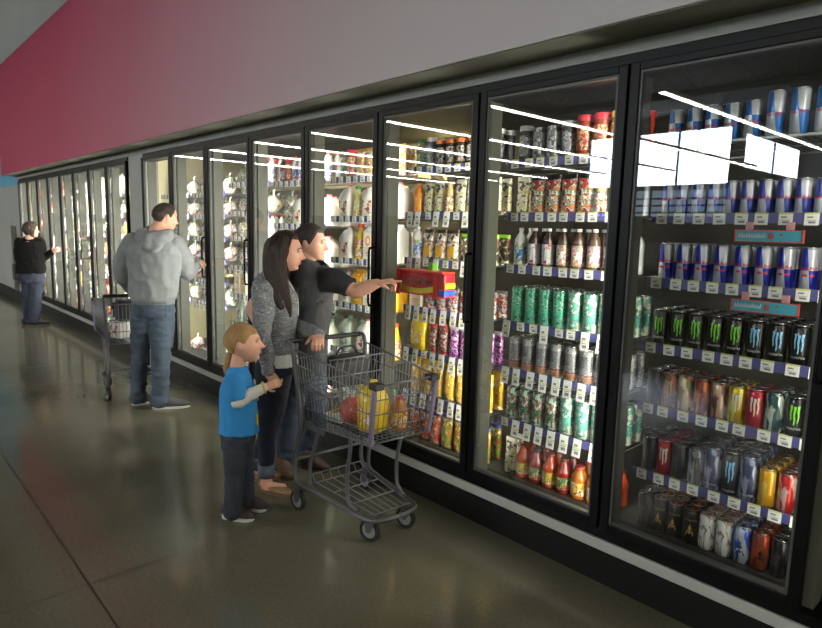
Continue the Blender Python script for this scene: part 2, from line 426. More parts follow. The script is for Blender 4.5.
# ---- doors
def door_proto(wd, handle, far=False):
    """origin at the bottom right corner of the leaf, opening spans -wd .. 0"""
    st, z0, z1 = .042, .268, 2.262
    x0, x1 = -wd+.005, -.005
    t = empty('cooler_door')
    bm = bmesh.new()
    box(bm, x0, x0+st, -.035, .0, z0, z1, bev=.004); box(bm, x1-st, x1, -.035, .0, z0, z1, bev=.004)
    box(bm, x0+st, x1-st, -.035, .0, z0, z0+st, bev=.003); box(bm, x0+st, x1-st, -.035, .0, z1-st+.01, z1, bev=.003)
    mk('door_frame', bm, BLACK, t)
    bm = bmesh.new(); g = .010
    a0, a1, b0, b1 = x0+st, x1-st, z0+st, z1-st+.01
    box(bm, a0, a0+g, -.028, .0, b0, b1); box(bm, a1-g, a1, -.028, .0, b0, b1)
    box(bm, a0+g, a1-g, -.028, .0, b0, b0+g); box(bm, a0+g, a1-g, -.028, .0, b1-g, b1)
    mk('glazing_bead', bm, GASK, t)
    bm = bmesh.new()
    vs = [bm.verts.new(p) for p in ((a0+g, -.02, b0+g), (a1-g, -.02, b0+g), (a1-g, -.02, b1-g), (a0+g, -.02, b1-g))]; bm.faces.new(vs)
    mk('glass_pane', bm, GLASS, t)
    if handle:
        bm = bmesh.new(); hx = x1-.02
        sweep(bm, [(hx, -.036, 1.10), (hx, -.066, 1.105), (hx, -.07, 1.13), (hx, -.07, 1.43), (hx, -.066, 1.455), (hx, -.036, 1.46)], .006, .009, side=(1, 0, 0), n=8)
        mk('door_handle', bm, BLACK, t)
    return t
DN = ['energy drink', 'iced tea', 'smoothie', 'orange juice', 'milk', 'deli tray', 'bagged salad', 'pier side']
pa = door_proto(NP, True); pb = door_proto(NP, False)
for k in range(-1, 7):
    src = pa if k >= 1 or k == -1 else pb
    t = src if (k == 1 or k == 0) else copy_tree(src)
    t.location = (-k*NP, 0, 0)
    if k == -1: tag(t, 'black framed glass door cut off by the picture edge', 'cooler door')
    else: tag(t, 'black framed glass cooler door in front of the %s shelves' % DN[k], 'cooler door')
pf = door_proto(FP, False)
for k in range(8):
    t = pf if k == 0 else copy_tree(pf)
    t.location = (farx[k], 0, 0)
    tag(t, 'narrow glass cooler door, %s along from the white pier in far bank' % nth[k], 'cooler door')

# shelving row added across the aisle, blocks window glare mirrored in the door glass
gd = empty('glare_block_shelving', (-12, -11.5, 0), label='dark double sided shelving added across the aisle to block window glare', cat='shelving')
GDM = mat('dark shelving steel', (48, 50, 52), .6, .2)
mk('base', B(-10, 11, -.55, .55, 0, .16), GDM, gd); mk('spine_panel', B(-10, 11, -.02, .02, .16, 2.0), GDM, gd)
for z in (.55, .95, 1.35, 1.75): mk('shelf', B(-10, 11, -.45, .45, z, z+.03), GDM, gd)
for k in range(8): mk('upright', B(-10+3*k-.03, -10+3*k+.03, -.5, .5, .16, 2.0) if k < 7 else B(10.94, 11, -.5, .5, .16, 2.0), GDM, gd)

# ================================================================== PRODUCTS
SIL = mat('can aluminium', (190, 190, 188), .25, .9)
COP = mat('copper toned can top', (190, 120, 80), .3, .8)
WHT = mat('white plastic', (225, 225, 218), .4)
def can(name, r, h, body, lidm=None, text=None, textm=None, tsize=.02, tz=.45, vertical=False, claw=None, star=None, extra=None, bands=None, bold=0.):
    bm = bmesh.new()
    lathe(bm, [(r*.72, 0), (r*.82, .002), (r, .010), (r, h-.012), (r*.86, h-.002)], n=18, cap=True)
    o = mk(name, bm, body)
    bm = bmesh.new()
    lathe(bm, [(r*.87, h-.003), (r*.88, h+.001), (r*.84, h+.001), (r*.80, h-.004), (r*.2, h-.004)], n=18, cap=True)
    box(bm, -.006, .006, -.012, .008, h-.004, h-.0015)
    mk('can_lid', bm, lidm or SIL, o)
    for (z0, z1, bm_) in (bands or []):
        bm = bmesh.new(); lathe(bm, [(r*1.006, h*z0), (r*1.012, h*z0+.0005), (r*1.012, h*z1-.0005), (r*1.006, h*z1)], n=18, cap=False); mk('printed_band', bm, bm_, o)
    if claw:
        bm = bmesh.new(); zc, hh = h*.58, h*.44
        for k, (xo, l0, l1) in enumerate(((-.0125, 1.0, .85), (0, .9, 1.05), (.0125, 1.0, .95))):
            pts = []
            nn = 8
            for i in range(nn+1):
                u = i/nn; z = zc+hh*.5*l0-u*hh*l1
                wd_ = (.0046 if i % 2 else .0036)*(1-.55*u)*(1.25 if i == 0 else 1)
                pts.append((xo+.0012*math.sin(u*9+k), z, wd_))
            pv = None
            for x, z, wd_ in pts:
                cur = [bm.verts.new((math.cos(-PI/2+xx/r)*(r+.0006), math.sin(-PI/2+xx/r)*(r+.0006), z)) for xx in (x-wd_, x+wd_)]
                if pv: bm.faces.new((pv[0], pv[1], cur[1], cur[0]))
                pv = cur
        mk('claw_mark', bm, claw, o)
    if star:
        bm = bmesh.new(); vs = []
        R1 = r*.95; zc = h*.40
        c = bm.verts.new((0, -r-.0007, zc))
        for i in range(10):
            a = PI/2+i*PI/5; q = R1 if i % 2 == 0 else R1*.4
            xx = q*math.cos(a)
            vs.append(bm.verts.new((math.cos(-PI/2+xx/r)*(r+.0007), math.sin(-PI/2+xx/r)*(r+.0007), zc+q*math.sin(a))))
        for i in range(10): bm.faces.new((c, vs[i], vs[(i+1) % 10]))
        mk('star_emblem', bm, star, o)
    if text:
        meobj('lettering', text_on_cylinder('lettering', text, tsize, r, h*tz, textm or WHT, vertical, bold=bold), o)
    if extra: extra(o)
    return o
def bottle(name, r, h, liquid, label, capm, lz=(.15, .62), neck=.32, shoulder=.72, lab2=None):
    bm = bmesh.new()
    lathe(bm, [(r*.8, 0), (r, .006), (r, h*lz[0]), (r*.97, h*(lz[0]+.01)), (r*.97, h*lz[1]), (r, h*(lz[1]+.01)), (r*.96, h*shoulder*.97), (r*.72, h*(shoulder+.07)), (r*neck*1.1, h*.88), (r*neck, h*.93)], n=16)
    o = mk(name, bm, liquid)
    bm = bmesh.new(); lathe(bm, [(r*.985, h*lz[0]+.003), (r*.99, h*lz[0]+.004), (r*.99, h*lz[1]-.004), (r*.985, h*lz[1]-.003)], n=16, cap=False)
    mk('paper_label', bm, label, o)
    bm = bmesh.new(); lathe(bm, [(r*neck*1.15, h*.925), (r*neck*1.2, h*.93), (r*neck*1.2, h*.99), (r*neck*1.05, h)], n=14)
    mk('bottle_cap', bm, capm, o)
    return o
def jug(name, wd, h, body, label, capm):
    bm = bmesh.new(); a = wd/2
    def ring(s, z, c=.25):
        q = a*s; k = q*(1-c)
        return [bm.verts.new(p) for p in ((-k, -q, z), (k, -q, z), (q, -k, z), (q, k, z), (k, q, z), (-k, q, z), (-q, k, z), (-q, -k, z))]
    rs = [ring(.9, 0), ring(1, .01), ring(1, h*.6), ring(.9, h*.7), ring(.6, h*.86, .4), ring(.25, h*.92, .5), ring(.22, h*.96, .5)]
    for i in range(len(rs)-1):
        for j in range(8):
            f_ = bm.faces.new((rs[i][j], rs[i][(j+1) % 8], rs[i+1][(j+1) % 8], rs[i+1][j])); f_.smooth = True
    bm.faces.new(rs[0][::-1]); bm.faces.new(rs[-1])
    o = mk(name, bm, body)
    bm = bmesh.new(); sweep(bm, [(0, a*.45, h*.86), (0, a*.85, h*.86), (0, a*1.02, h*.78), (0, a*1.0, h*.62), (0, a*.95, h*.5)], .011, n=8); mk('jug_handle', bm, body, o)
    mk('paper_label', B(-a*.66, a*.66, -a-.0015, -a*.9, h*.14, h*.52), label, o)
    bm = bmesh.new(); lathe(bm, [(.019, h*.955), (.02, h*.958), (.02, h*.995), (.018, h)], n=14); mk('bottle_cap', bm, capm, o)
    return o
def carafe(name, wd, h, liquid, label, capm):
    bm = bmesh.new()
    lathe(bm, [(wd*.40, 0), (wd*.48, .008), (wd*.5, h*.2), (wd*.46, h*.42), (wd*.36, h*.62), (wd*.24, h*.78), (wd*.2, h*.86), (wd*.19, h*.9)], n=16, sy=.85)
    o = mk(name, bm, liquid)
    bm = bmesh.new(); lathe(bm, [(wd*.487, h*.1), (wd*.507, h*.2), (wd*.468, h*.42), (wd*.40, h*.55)], n=16, cap=False, sy=.87)
    mk('paper_label', bm, label, o)
    bm = bmesh.new(); lathe(bm, [(wd*.22, h*.895), (wd*.23, h*.9), (wd*.23, h*.985), (wd*.2, h)], n=14); mk('bottle_cap', bm, capm, o)
    return o
def jar(name, r, h, body, label, lidm):
    bm = bmesh.new(); lathe(bm, [(r*.9, 0), (r, .006), (r, h*.82), (r*.9, h*.87), (r*.88, h*.9)], n=16); o = mk(name, bm, body)
    bm = bmesh.new(); lathe(bm, [(r*1.01, h*.18), (r*1.012, h*.19), (r*1.012, h*.72), (r*1.01, h*.73)], n=16, cap=False); mk('paper_label', bm, label, o)
    bm = bmesh.new(); lathe(bm, [(r*.98, h*.86), (r, h*.87), (r, h*.98), (r*.95, h)], n=16); mk('screw_lid', bm, lidm, o)
    return o
def pouch(name, wd, h, dp, body, topm, label=None):
    bm = bmesh.new(); nx, nz = 8, 9; gr = {}
    for s in (-1, 1):
        for i in range(nx+1):
            for j in range(nz+1):
                u, v = i/nx*2-1, j/nz
                t = (1-u**4)*(1-v**3)*(.75+.25*math.sin(PI*min(1, v*1.2)))
                w_ = wd/2*(1-.06*v)
                y = s*(dp/2*t + .0015) + .0015*math.sin(i*2.1+j*1.3)
                gr[s, i, j] = bm.verts.new((u*w_, y, v*h))
    for s in (-1, 1):
        for i in range(nx):
            for j in range(nz):
                f_ = bm.faces.new((gr[s, i, j], gr[s, i+1, j], gr[s, i+1, j+1], gr[s, i, j+1])); f_.smooth = True
                f_.material_index = 1 if j == nz-1 else 0
    for j in range(nz):
        for i in (0, nx): bm.faces.new((gr[-1, i, j], gr[-1, i, j+1], gr[1, i, j+1], gr[1, i, j]))
    for i in range(nx):
        for j in (0, nz): bm.faces.new((gr[-1, i, j], gr[1, i, j], gr[1, i+1, j], gr[-1, i+1, j]))
    o = mk(name, bm, [body, topm])
    if label: mk('front_label', B(-wd*.3, wd*.3, -dp/2-.003, -dp/2+.004, h*.15, h*.5), label, o)
    return o
def carton(name, wd, h, dp, body, capm, mark=None):
    bm = bmesh.new(); hw, hd = wd/2, dp/2
    box(bm, -hw, hw, -hd, hd, 0, h*.8)
    vs = [bm.verts.new(p) for p in ((-hw, -hd, h*.8), (hw, -hd, h*.8), (hw, hd, h*.8), (-hw, hd, h*.8), (-hw, -.002, h*.94), (hw, -.002, h*.94), (hw, .002, h*.94), (-hw, .002, h*.94), (-hw, -.002, h), (hw, -.002, h), (hw, .002, h), (-hw, .002, h))]
    for q in ((0, 1, 5, 4), (2, 3, 7, 6), (1, 2, 6, 5), (3, 0, 4, 7), (4, 5, 9, 8), (6, 7, 11, 10), (5, 6, 10, 9), (7, 4, 8, 11), (8, 9, 10, 11)): bm.faces.new([vs[i] for i in q])
    o = mk(name, bm, body)
    if mark:
        bm = bmesh.new(); R_, r_ = wd*.28, wd*.15; n = 20; zc = h*.55
        a = [bm.verts.new((R_*math.cos(2*PI*i/n), -hd-.001, zc+1.2*R_*math.sin(2*PI*i/n))) for i in range(n)]
        b_ = [bm.verts.new((r_*math.cos(2*PI*i/n), -hd-.001, zc+1.2*r_*math.sin(2*PI*i/n))) for i in range(n)]
        for i in range(n): bm.faces.new((a[i], a[(i+1) % n], b_[(i+1) % n], b_[i]))
        box(bm, -wd*.25, wd*.25, -hd-.001, -hd, h*.2, h*.23); box(bm, -wd*.18, wd*.18, -hd-.001, -hd, h*.14, h*.16)
        mk('ring_print', bm, mark, o)
    bm = bmesh.new(); lathe(bm, [(.013, h*.80), (.014, h*.87), (.012, h*.89)], n=12, c=(0, -hd*.6)); mk('bottle_cap', bm, capm, o)
    return o
def tray(name, wd, dp, h, food, trm):
    bm = bmesh.new(); a, b_ = wd/2, dp/2
    vs = []
    for (s, z) in ((.82, 0), (1, h*.8), (1.06, h*.8), (1.06, h*.88)):
        vs.append([bm.verts.new(p) for p in ((-a*s, -b_*s, z), (a*s, -b_*s, z), (a*s, b_*s, z), (-a*s, b_*s, z))])
    for i in range(3):
        for j in range(4): bm.faces.new((vs[i][j], vs[i][(j+1) % 4], vs[i+1][(j+1) % 4], vs[i+1][j]))
    bm.faces.new(vs[0][::-1]); bm.faces.new(vs[3]); o = mk(name, bm, trm)
    bm = bmesh.new()
    for k in range(7):
        ball(bm, (random.uniform(-a*.6, a*.6), random.uniform(-b_*.6, b_*.6), h*.95), (a*.32, b_*.32, h*.28), n=5)
    mk('packed_food', bm, food, o); return o
def bagged(name, wd, h, m1, m2, seed):
    rnd = Vector((seed*3.1, seed*1.7, 0)); bm = bmesh.new()
    bmesh.ops.create_icosphere(bm, subdivisions=3, radius=1)
    for v in bm.verts:
        n = noise.noise(v.co*2.2+rnd)*.22+noise.noise(v.co*5+rnd)*.1
        c = v.co*(1+n); v.co = Vector((c.x*wd/2, c.y*wd*.36, (c.z+.9)*h/2.1))
        if v.co.z < 0: v.co.z = 0
    for f_ in bm.faces: f_.smooth = True
    o = mk(name, bm, m1)
    bm = bmesh.new(); sweep(bm, [(0, 0, h*.85), (.004, 0, h*1.0), (0, .004, h*1.1)], [wd*.1, wd*.05, wd*.16], [.006, .006, .004], side=(1, 0, 0), n=8, dome=False); mk('gathered_top', bm, m2, o)
    return o

# print colours
blue_q = quad_mat('blue and silver can print', (28, 40, 150), (196, 198, 204), .08)
lblue_q = quad_mat('sky blue and silver can print', (40, 110, 185), (205, 208, 212), .085)
pale_q = quad_mat('silver and blue can print', (60, 70, 160), (205, 208, 215), .07)
RED = mat('red ink', (205, 30, 35), .4); GRN = mat('green ink', (120, 215, 40), .4); LBL = mat('light blue ink', (130, 195, 235), .4)
GLD = mat('gold ink', (200, 160, 90), .35, .5); CREM = mat('cream ink', (225, 220, 200), .5); YEL = mat('yellow ink', (245, 215, 40), .4)
BLK = mat('black can enamel', (14, 14, 16), .3, .3, coat=.3)
def cm(n, c, metal=.35, rough=.3): return mat(n, c, rough, metal)
PR = {}
_bulls = None
def bulls(o):
    # two facing red shapes over a yellow disc, under the lettering
    r = .0295; bm = bmesh.new()
    def pt(x, z): return (math.cos(-PI/2+x/r)*(r+.0008), math.sin(-PI/2+x/r)*(r+.0008), z)
    for s in (-1, 1):
        pl = [(.001, .060), (.006, .064), (.010, .067), (.017, .066), (.021, .061), (.018, .055), (.012, .058), (.007, .056)]
        bm.faces.new([bm.verts.new(pt(s*x, z)) for x, z in pl])
    mk('red_emblem', bm, RED, o)
PR['blue'] = (can('energy_can', .0295, .165, blue_q, text='Red Bull', textm=RED, tsize=.0165, bold=.0004, tz=.53, extra=bulls, ), 'slim blue and silver energy can', .077, 'energy drink can')
PR['bigblue'] = (can('energy_can', .031, .168, lblue_q, text='Red Bull', textm=RED, tsize=.018, tz=.47, bold=.0004, extra=None), 'tall sky blue and silver energy can', .078, 'energy drink can')
PR['midblue'] = (can('energy_can', .0295, .142, lblue_q, text='Red Bull', textm=RED, tsize=.0165, bold=.0004, tz=.42), 'slim sky blue energy can', .072, 'energy drink can')
PR['pale'] = (can('energy_can', .0265, .142, pale_q, text='Red Bull', textm=RED, tsize=.0165, bold=.0004, tz=.5), 'slim silver energy can with blue corners', .060, 'energy drink can')
PR['green'] = (can('energy_can', .033, .157, BLK, text='MONSTER', textm=WHT, tsize=.0115, tz=.22, claw=GRN, ), 'black energy can with green claw marks', .075, 'energy drink can')
PR['lblue'] = (can('energy_can', .033, .157, BLK, text='MONSTER', textm=WHT, tsize=.0115, tz=.22, claw=LBL), 'black energy can with pale blue claw marks', .075, 'energy drink can')
def mcan(key, desc, cols, metal=.35, **k):
    k.setdefault('r', .0325)
    m = patch_mat(desc, cols, 40, .3, metal, stretch=(1, 1, .35), soft=True) if isinstance(cols, list) else mat(desc, cols, .3, metal)
    PR[key] = (can('energy_can', k.pop('r', .033), k.pop('h', .157), m, **k), desc, k.pop('p', .0695) if 'p' in k else .0695, 'energy drink can')
mcan('brown', 'bronze and orange energy can', [(150, 80, 35), (180, 100, 50), (110, 60, 30)], claw=GLD)
mcan('redg', 'red and green patterned energy can', [(150, 30, 30), (90, 110, 50), (190, 60, 50), (200, 190, 150)])
mcan('orang', 'orange and red energy can', [(190, 70, 30), (210, 120, 60), (120, 30, 20)])
mcan('pinkb', 'salmon and brown energy can', [(190, 110, 90), (90, 50, 40), (200, 170, 140)])
mcan('yell', 'bright yellow energy can', [(225, 205, 40), (240, 225, 90), (190, 160, 20)], claw=WHT)
mcan('redc', 'pinkish red energy can with claw marks', [(200, 50, 70), (170, 30, 50)], claw=CREM)
mcan('tealc', 'teal and white energy can', [(60, 130, 120), (200, 215, 200), (30, 70, 70)])
mcan('dark', 'plain black and grey energy can', [(22, 22, 26), (60, 60, 66), (14, 14, 16)])
mcan('silv', 'silver energy can with dark claw marks', [(150, 150, 155), (180, 182, 186), (90, 92, 100)], claw=BLK)
mcan('greyb', 'large grey blue energy can', [(110, 120, 160), (160, 168, 190), (60, 66, 100)], r=.034, h=.185, text='MONSTER', textm=WHT, tsize=.012, tz=.15)
mcan('bigbl', 'large black energy can with pale blue claw', (18, 20, 34), r=.034, h=.185, claw=LBL, text='MONSTER', textm=WHT, tsize=.012, tz=.12)
mcan('gold', 'golden yellow energy can with shield', [(225, 165, 30), (240, 200, 90), (225, 165, 30)], lidm=SIL)
mcan('redsh', 'red energy can with pale shield', [(190, 35, 35), (215, 190, 180), (190, 35, 35)])
mcan('star', 'black energy can with gold star', (20, 16, 16), star=GLD, text='ROCKSTAR', textm=GLD, tsize=.0115, tz=.70, lidm=COP)
mcan('whit', 'white energy can with brown script', [(232, 232, 225), (232, 232, 225), (120, 70, 40), (232, 232, 225)], .1, lidm=COP)
mcan('bluec', 'deep blue energy can', [(30, 50, 150), (60, 90, 190), (190, 200, 220)], star=SIL)
mcan('orc', 'orange energy can with star', [(215, 90, 35), (180, 60, 25), (120, 60, 40)], star=BLK)
mcan('redstar', 'black energy can with large red star', (24, 20, 22), star=RED, text='ROCKSTAR', textm=WHT, tsize=.0115, tz=.70)
def tea(key, desc, cols, r=.037, h=.195, p=.088, sc=55, bands=None):
    PR[key] = (can('tea_can', r, h, patch_mat(desc, cols, sc, .35, .15, soft=True), lidm=SIL, bands=bands), desc, p, 'drink can')
tea('tgreen', 'tall mint green iced tea can', [(0, 130, 95), (60, 175, 140), (20, 150, 115), (190, 215, 190), (0, 120, 90)])
tea('tgreen2', 'tall sea green tea can with pale blossom print', [(20, 140, 120), (110, 190, 170), (20, 130, 110), (220, 225, 200)])
tea('tgrey', 'silver grey drink can with brown base', [(172, 172, 170), (110, 110, 112), (200, 200, 195), (150, 148, 144)], .034, .175, .082, bands=[(.06, .2, mat('tan band', (150, 100, 55), .4)), (.22, .27, mat('rust band', (130, 60, 40), .4)), (.45, .8, mat('grey lettered band', (120, 120, 122), .35, .4, var=.5, vscale=140))])
tea('tgr3', 'green and red patterned drink can', [(30, 130, 95), (10, 95, 70), (190, 60, 50), (170, 210, 190)], .036, .18, .083)
tea('tblack', 'black and white striped drink can', [(40, 40, 44), (205, 205, 205), (90, 90, 94)], .034, .17, .08, 45)
def bot(key, desc, liq, lab, capc, r=.034, h=.205, p=.08, lz=(.1, .62), cat='drink bottle', **k):
    PR[key] = (bottle('drink_bottle', r, h, mat(desc+' body', liq, .15, coat=.5), patch_mat(desc+' label', lab, 30), mat('cap %d %d %d' % capc, capc, .4), lz, **k), desc, p, cat)
bot('straw', 'juice bottle with strawberry and mint label', (72, 48, 44), [(225, 225, 220), (190, 215, 205), (225, 225, 220), (205, 40, 60)], (225, 225, 222))
bot('pinkw', 'pink and white labelled juice bottle', (84, 64, 52), [(230, 225, 215), (215, 120, 130), (120, 130, 150), (230, 190, 90)], (225, 225, 222))
bot('dkbot', 'dark bottle with pale red label', (50, 40, 40), [(210, 205, 200), (110, 110, 112), (180, 60, 60)], (60, 50, 50))
bot('bluebot', 'white milk drink bottle with blue top', (225, 225, 215), [(60, 130, 200), (235, 235, 225), (225, 215, 150), (120, 170, 120)], (230, 230, 230))
bot('whbot', 'pale bottle with pastel fruit label', (200, 205, 200), [(225, 225, 225), (170, 190, 215), (215, 160, 170), (160, 200, 170)], (190, 60, 70))
bot('splash', 'small orange juice bottle with yellow label', (200, 70, 25), [(225, 190, 60), (70, 140, 90), (225, 120, 50), (230, 225, 200)], (160, 60, 30), .04, .185, .085, (.12, .5), neck=.45, shoulder=.66)
bot('splr', 'small red juice bottle with green label', (150, 35, 25), [(60, 130, 90), (220, 190, 120), (200, 70, 50)], (90, 60, 40), .04, .185, .085, (.12, .5), neck=.45, shoulder=.66)
bot('amber', 'amber juice bottle with yellow label', (190, 110, 30), [(225, 200, 80), (180, 60, 50), (230, 220, 180)], (200, 60, 60), .043, .17, .09, (.12, .55), neck=.45, shoulder=.7)
bot('orangej', 'slim orange juice bottle', (235, 140, 20), [(240, 150, 30), (245, 190, 60), (230, 110, 20)], (240, 150, 30), .036, .19, .085)
bot('pinkm', 'pink strawberry milk bottle', (230, 140, 165), [(235, 150, 170), (240, 200, 210)], (235, 110, 140), .045, .23, .11)
bot('redbl', 'bottle with red cap and blue label', (205, 205, 210), [(60, 80, 140), (220, 220, 225), (150, 30, 40)], (200, 40, 45), .034, .21, .08)
def jr(key, desc, body, lab, lid, r=.036, h=.17, p=.085):
    PR[key] = (jar('food_jar', r, h, mat(desc+' contents', body, .25, coat=.4), patch_mat(desc+' label', lab, 34), mat('lid %d %d %d' % lid, lid, .4)), desc, p, 'food jar')
jr('jr1', 'shaker jar with orange lid and black label', (60, 50, 42), [(40, 36, 34), (205, 200, 185), (120, 90, 60)], (205, 110, 50), .036, .16, .082)
jr('jr2', 'jar of mixed berries with red lid', (150, 60, 40), [(190, 50, 45), (230, 200, 150), (120, 70, 40)], (215, 40, 50), .038, .20, .085)
jr('jr3', 'jar with yellow lid and orange print', (200, 120, 40), [(225, 160, 60), (190, 60, 40), (230, 220, 190)], (235, 205, 50), .038, .20, .085)
jr('jr4', 'black and silver cup with straw', (90, 90, 92), [(130, 130, 132), (200, 200, 200), (50, 50, 54)], (190, 190, 190), .035, .185, .085)
def bt(key, desc, body, mark, cap, wd=.105, h=.25, p=.118):
    PR[key] = (carton('juice_carton', wd, h, .09, mat(desc+' board', body, .4), mat('cap %d %d %d' % cap, cap, .4), mark), desc, p, 'juice carton')
ORG = mat('orange ink', (240, 150, 40), .4)
bt('ojc', 'white carton with orange ring print', (236, 232, 220), ORG, (240, 240, 235))
bt('cream', 'cream carton with orange ring print', (232, 220, 190), ORG, (215, 90, 40), .1, .24, .11)
bt('yelc', 'yellow and orange juice carton', (245, 185, 40), WHT, (240, 120, 30))
bt('bluc', 'pale carton with blue side print', (205, 220, 228), mat('blue ink', (60, 120, 180), .4), (60, 130, 180))
def cf(key, desc, liq, lab, cap, wd=.1, h=.25, p=.115):
    PR[key] = (carafe('juice_carafe', wd, h, mat(desc+' body', liq, .15, coat=.5), patch_mat(desc+' label', lab, 26), mat('cap %d %d %d' % cap, cap, .4)), desc, p, 'juice bottle')
cf('yelcf', 'yellow juice carafe with oval label', (235, 195, 50), [(240, 215, 120), (60, 90, 130), (225, 110, 50), (240, 225, 200)], (235, 90, 40))
cf('ogcf', 'pear shaped orange juice carafe', (238, 160, 40), [(240, 200, 90), (245, 235, 200), (230, 120, 40)], (60, 150, 90))
cf('grcf', 'green and yellow juice carafe with green cap', (205, 200, 110), [(215, 210, 170), (120, 150, 60), (235, 225, 140), (190, 60, 40)], (40, 140, 90), .085, .22, .098)
cf('brcf', 'dressing bottle with red and green label', (215, 190, 130), [(225, 210, 160), (90, 130, 60), (190, 70, 50), (240, 235, 215)], (90, 60, 40), .072, .2, .083)
def pc(key, desc, cols, top, wd=.085, h=.19, dp=.045, p=.093, lab=None):
    PR[key] = (pouch('food_pouch', wd, h, dp, patch_mat(desc, cols, 24, .3), mat('pouch top %d %d %d' % top, top, .35), mat(desc+' sticker', lab, .5) if lab else None), desc, p, 'food pouch')
pc('tri', 'orange and green printed pouch with black heading', [(225, 120, 60), (70, 140, 80), (235, 230, 210), (40, 36, 32), (200, 60, 50)], (30, 28, 26), .088, .2)
pc('wp', 'white pouch with tan window', [(238, 236, 228), (170, 120, 70), (238, 236, 228), (70, 60, 50)], (60, 45, 35), lab=(225, 170, 50))
pc('ltop', 'lime topped pouch with dark salad window', [(50, 50, 36), (120, 60, 45), (90, 110, 50), (225, 225, 210)], (150, 210, 50), .085, .17)
pc('cr', 'cream coloured slender dressing pouch', [(228, 215, 170), (200, 190, 110), (238, 235, 220), (90, 80, 60)], (236, 230, 205), .078, .2, .045, .085)
pc('gry', 'silver pouch with red and black badge', [(175, 175, 172), (60, 60, 62), (200, 60, 40), (215, 212, 205)], (90, 90, 92), .082, .15, .05, .09)
pc('pur', 'purple and magenta printed drink pouch', [(110, 45, 130), (215, 205, 225), (185, 60, 140), (90, 30, 110)], (215, 210, 222), .072, .185, .045, .08)
pc('brr', 'brown and red chocolate drink pouch', [(120, 70, 45), (215, 200, 180), (90, 60, 45), (190, 50, 50)], (215, 60, 70), .072, .185, .045, .08)
pc('yp', 'golden yellow printed pouch', [(236, 190, 30), (240, 210, 80), (215, 140, 30), (250, 235, 170)], (236, 190, 30), .085, .22, .05, .092)
pc('fruit', 'green and orange fruit juice pouch', [(120, 160, 50), (230, 110, 40), (70, 120, 60), (240, 200, 120)], (50, 70, 150), .085, .21, .055, .092)
pc('redp', 'red and orange fruit pouch', [(215, 60, 35), (235, 120, 50), (120, 30, 30), (240, 200, 160)], (50, 60, 140), .08, .2, .05, .088)
pc('grnp', 'emerald green pouch', [(30, 140, 80), (200, 220, 190), (20, 110, 60), (200, 60, 90)], (30, 140, 80), .09, .18, .05, .1)
pc('yo', 'amber pouch with clear window', [(225, 170, 50), (240, 225, 170), (200, 110, 40), (235, 235, 225)], (235, 170, 40), .1, .2, .05, .1)
MILK = mat('milk jug plastic', (232, 230, 222), .35, coat=.2)
PR['milk'] = (jug('milk_jug', .14, .235, MILK, patch_mat('milk label', [(230, 228, 222), (235, 200, 150), (150, 60, 60)], 16), mat('cap pink', (235, 120, 140), .4)), 'white milk jug with coloured cap', .165, 'milk jug')
PR['gjug'] = (jug('milk_jug', .14, .235, mat('pale green jug plastic', (190, 205, 185), .35), patch_mat('green jug label', [(120, 150, 120), (225, 225, 215)], 16), mat('cap grey green', (120, 150, 130), .4)), 'pale green tinted milk jug', .165, 'milk jug')
PR['yjug'] = (jug('juice_jug', .13, .26, mat('yellow jug plastic', (240, 205, 40), .3, coat=.3), patch_mat('yellow jug label', [(245, 215, 80), (225, 120, 40), (240, 235, 220)], 16), mat('cap yellow', (240, 215, 90), .4)), 'bright yellow juice jug', .145, 'juice jug')
FOOD1 = patch_mat('sliced meat', [(190, 90, 80), (225, 170, 150), (150, 60, 50), (235, 215, 200)], 30, .25, coat=.6)
FOOD2 = patch_mat('mixed vegetables', [(120, 150, 60), (225, 205, 150), (200, 110, 50), (235, 230, 215)], 30, .25, coat=.6)
PR['tray1'] = (tray('food_tray', .16, .2, .07, FOOD1, mat('white foam', (225, 225, 222), .5)), 'white tray of wrapped sliced meat', .175, 'food tray')
PR['tray2'] = (tray('food_tray', .16, .2, .07, FOOD2, mat('black plastic tray', (35, 35, 36), .4)), 'black tray of cut vegetables', .175, 'food tray')
CLR = patch_mat('clear wrap over greens', [(215, 215, 205), (150, 170, 110), (235, 235, 228), (120, 120, 90), (220, 190, 150)], 14, .12, .2, coat=1)
CLR2 = patch_mat('clear wrap over pale food', [(228, 225, 215), (190, 160, 140), (240, 240, 236), (120, 110, 110), (205, 120, 110)], 14, .12, .25, coat=1)
PR['bag1'] = (bagged('produce_bag', .175, .175, CLR, WHT, 1), 'shiny wrapped bag of greens', .18, 'produce bag')
PR['bag2'] = (bagged('produce_bag', .175, .16, CLR2, WHT, 5), 'shiny wrapped pale food bag', .18, 'produce bag')
protos = [v[0] for v in PR.values()]

RAIL = mat('purple price rail', (72, 70, 128), .4)
TAGW = mat('price tag paper', (236, 236, 226), .6); TAGY = mat('price tag yellow band', (212, 216, 110), .6); TAGD = mat('price tag print', (135, 135, 138), .6)
WIREC = mat('shelf wire', (150, 150, 146), .4, .7)
TOPD = mat('dark shelf plate', (58, 58, 56), .5)
def tag_mesh(h):
    bm = bmesh.new(); w_ = .047
    box(bm, -w_/2, w_/2, -.0015, 0, -h, 0, 0); box(bm, -w_/2, w_/2, -.002, -.0015, -.006, 0, 1) if h < .06 else box(bm, -w_/2, w_/2, -.002, -.0015, -h*.52, -h*.47, 1)
    box(bm, -.015, .004, -.002, -.0015, -h*.42, -h*.30, 2); box(bm, -.015, .015, -.002, -.0015, -h*.62, -h*.58, 2); box(bm, -.010, .013, -.002, -.0015, -h*.85, -h*.68, 2)
    o = mk('price_tag', bm, [TAGW, TAGY, TAGD]); me = o.data; bpy.data.objects.remove(o); return me
TAG_S, TAG_L = tag_mesh(.046), tag_mesh(.09)
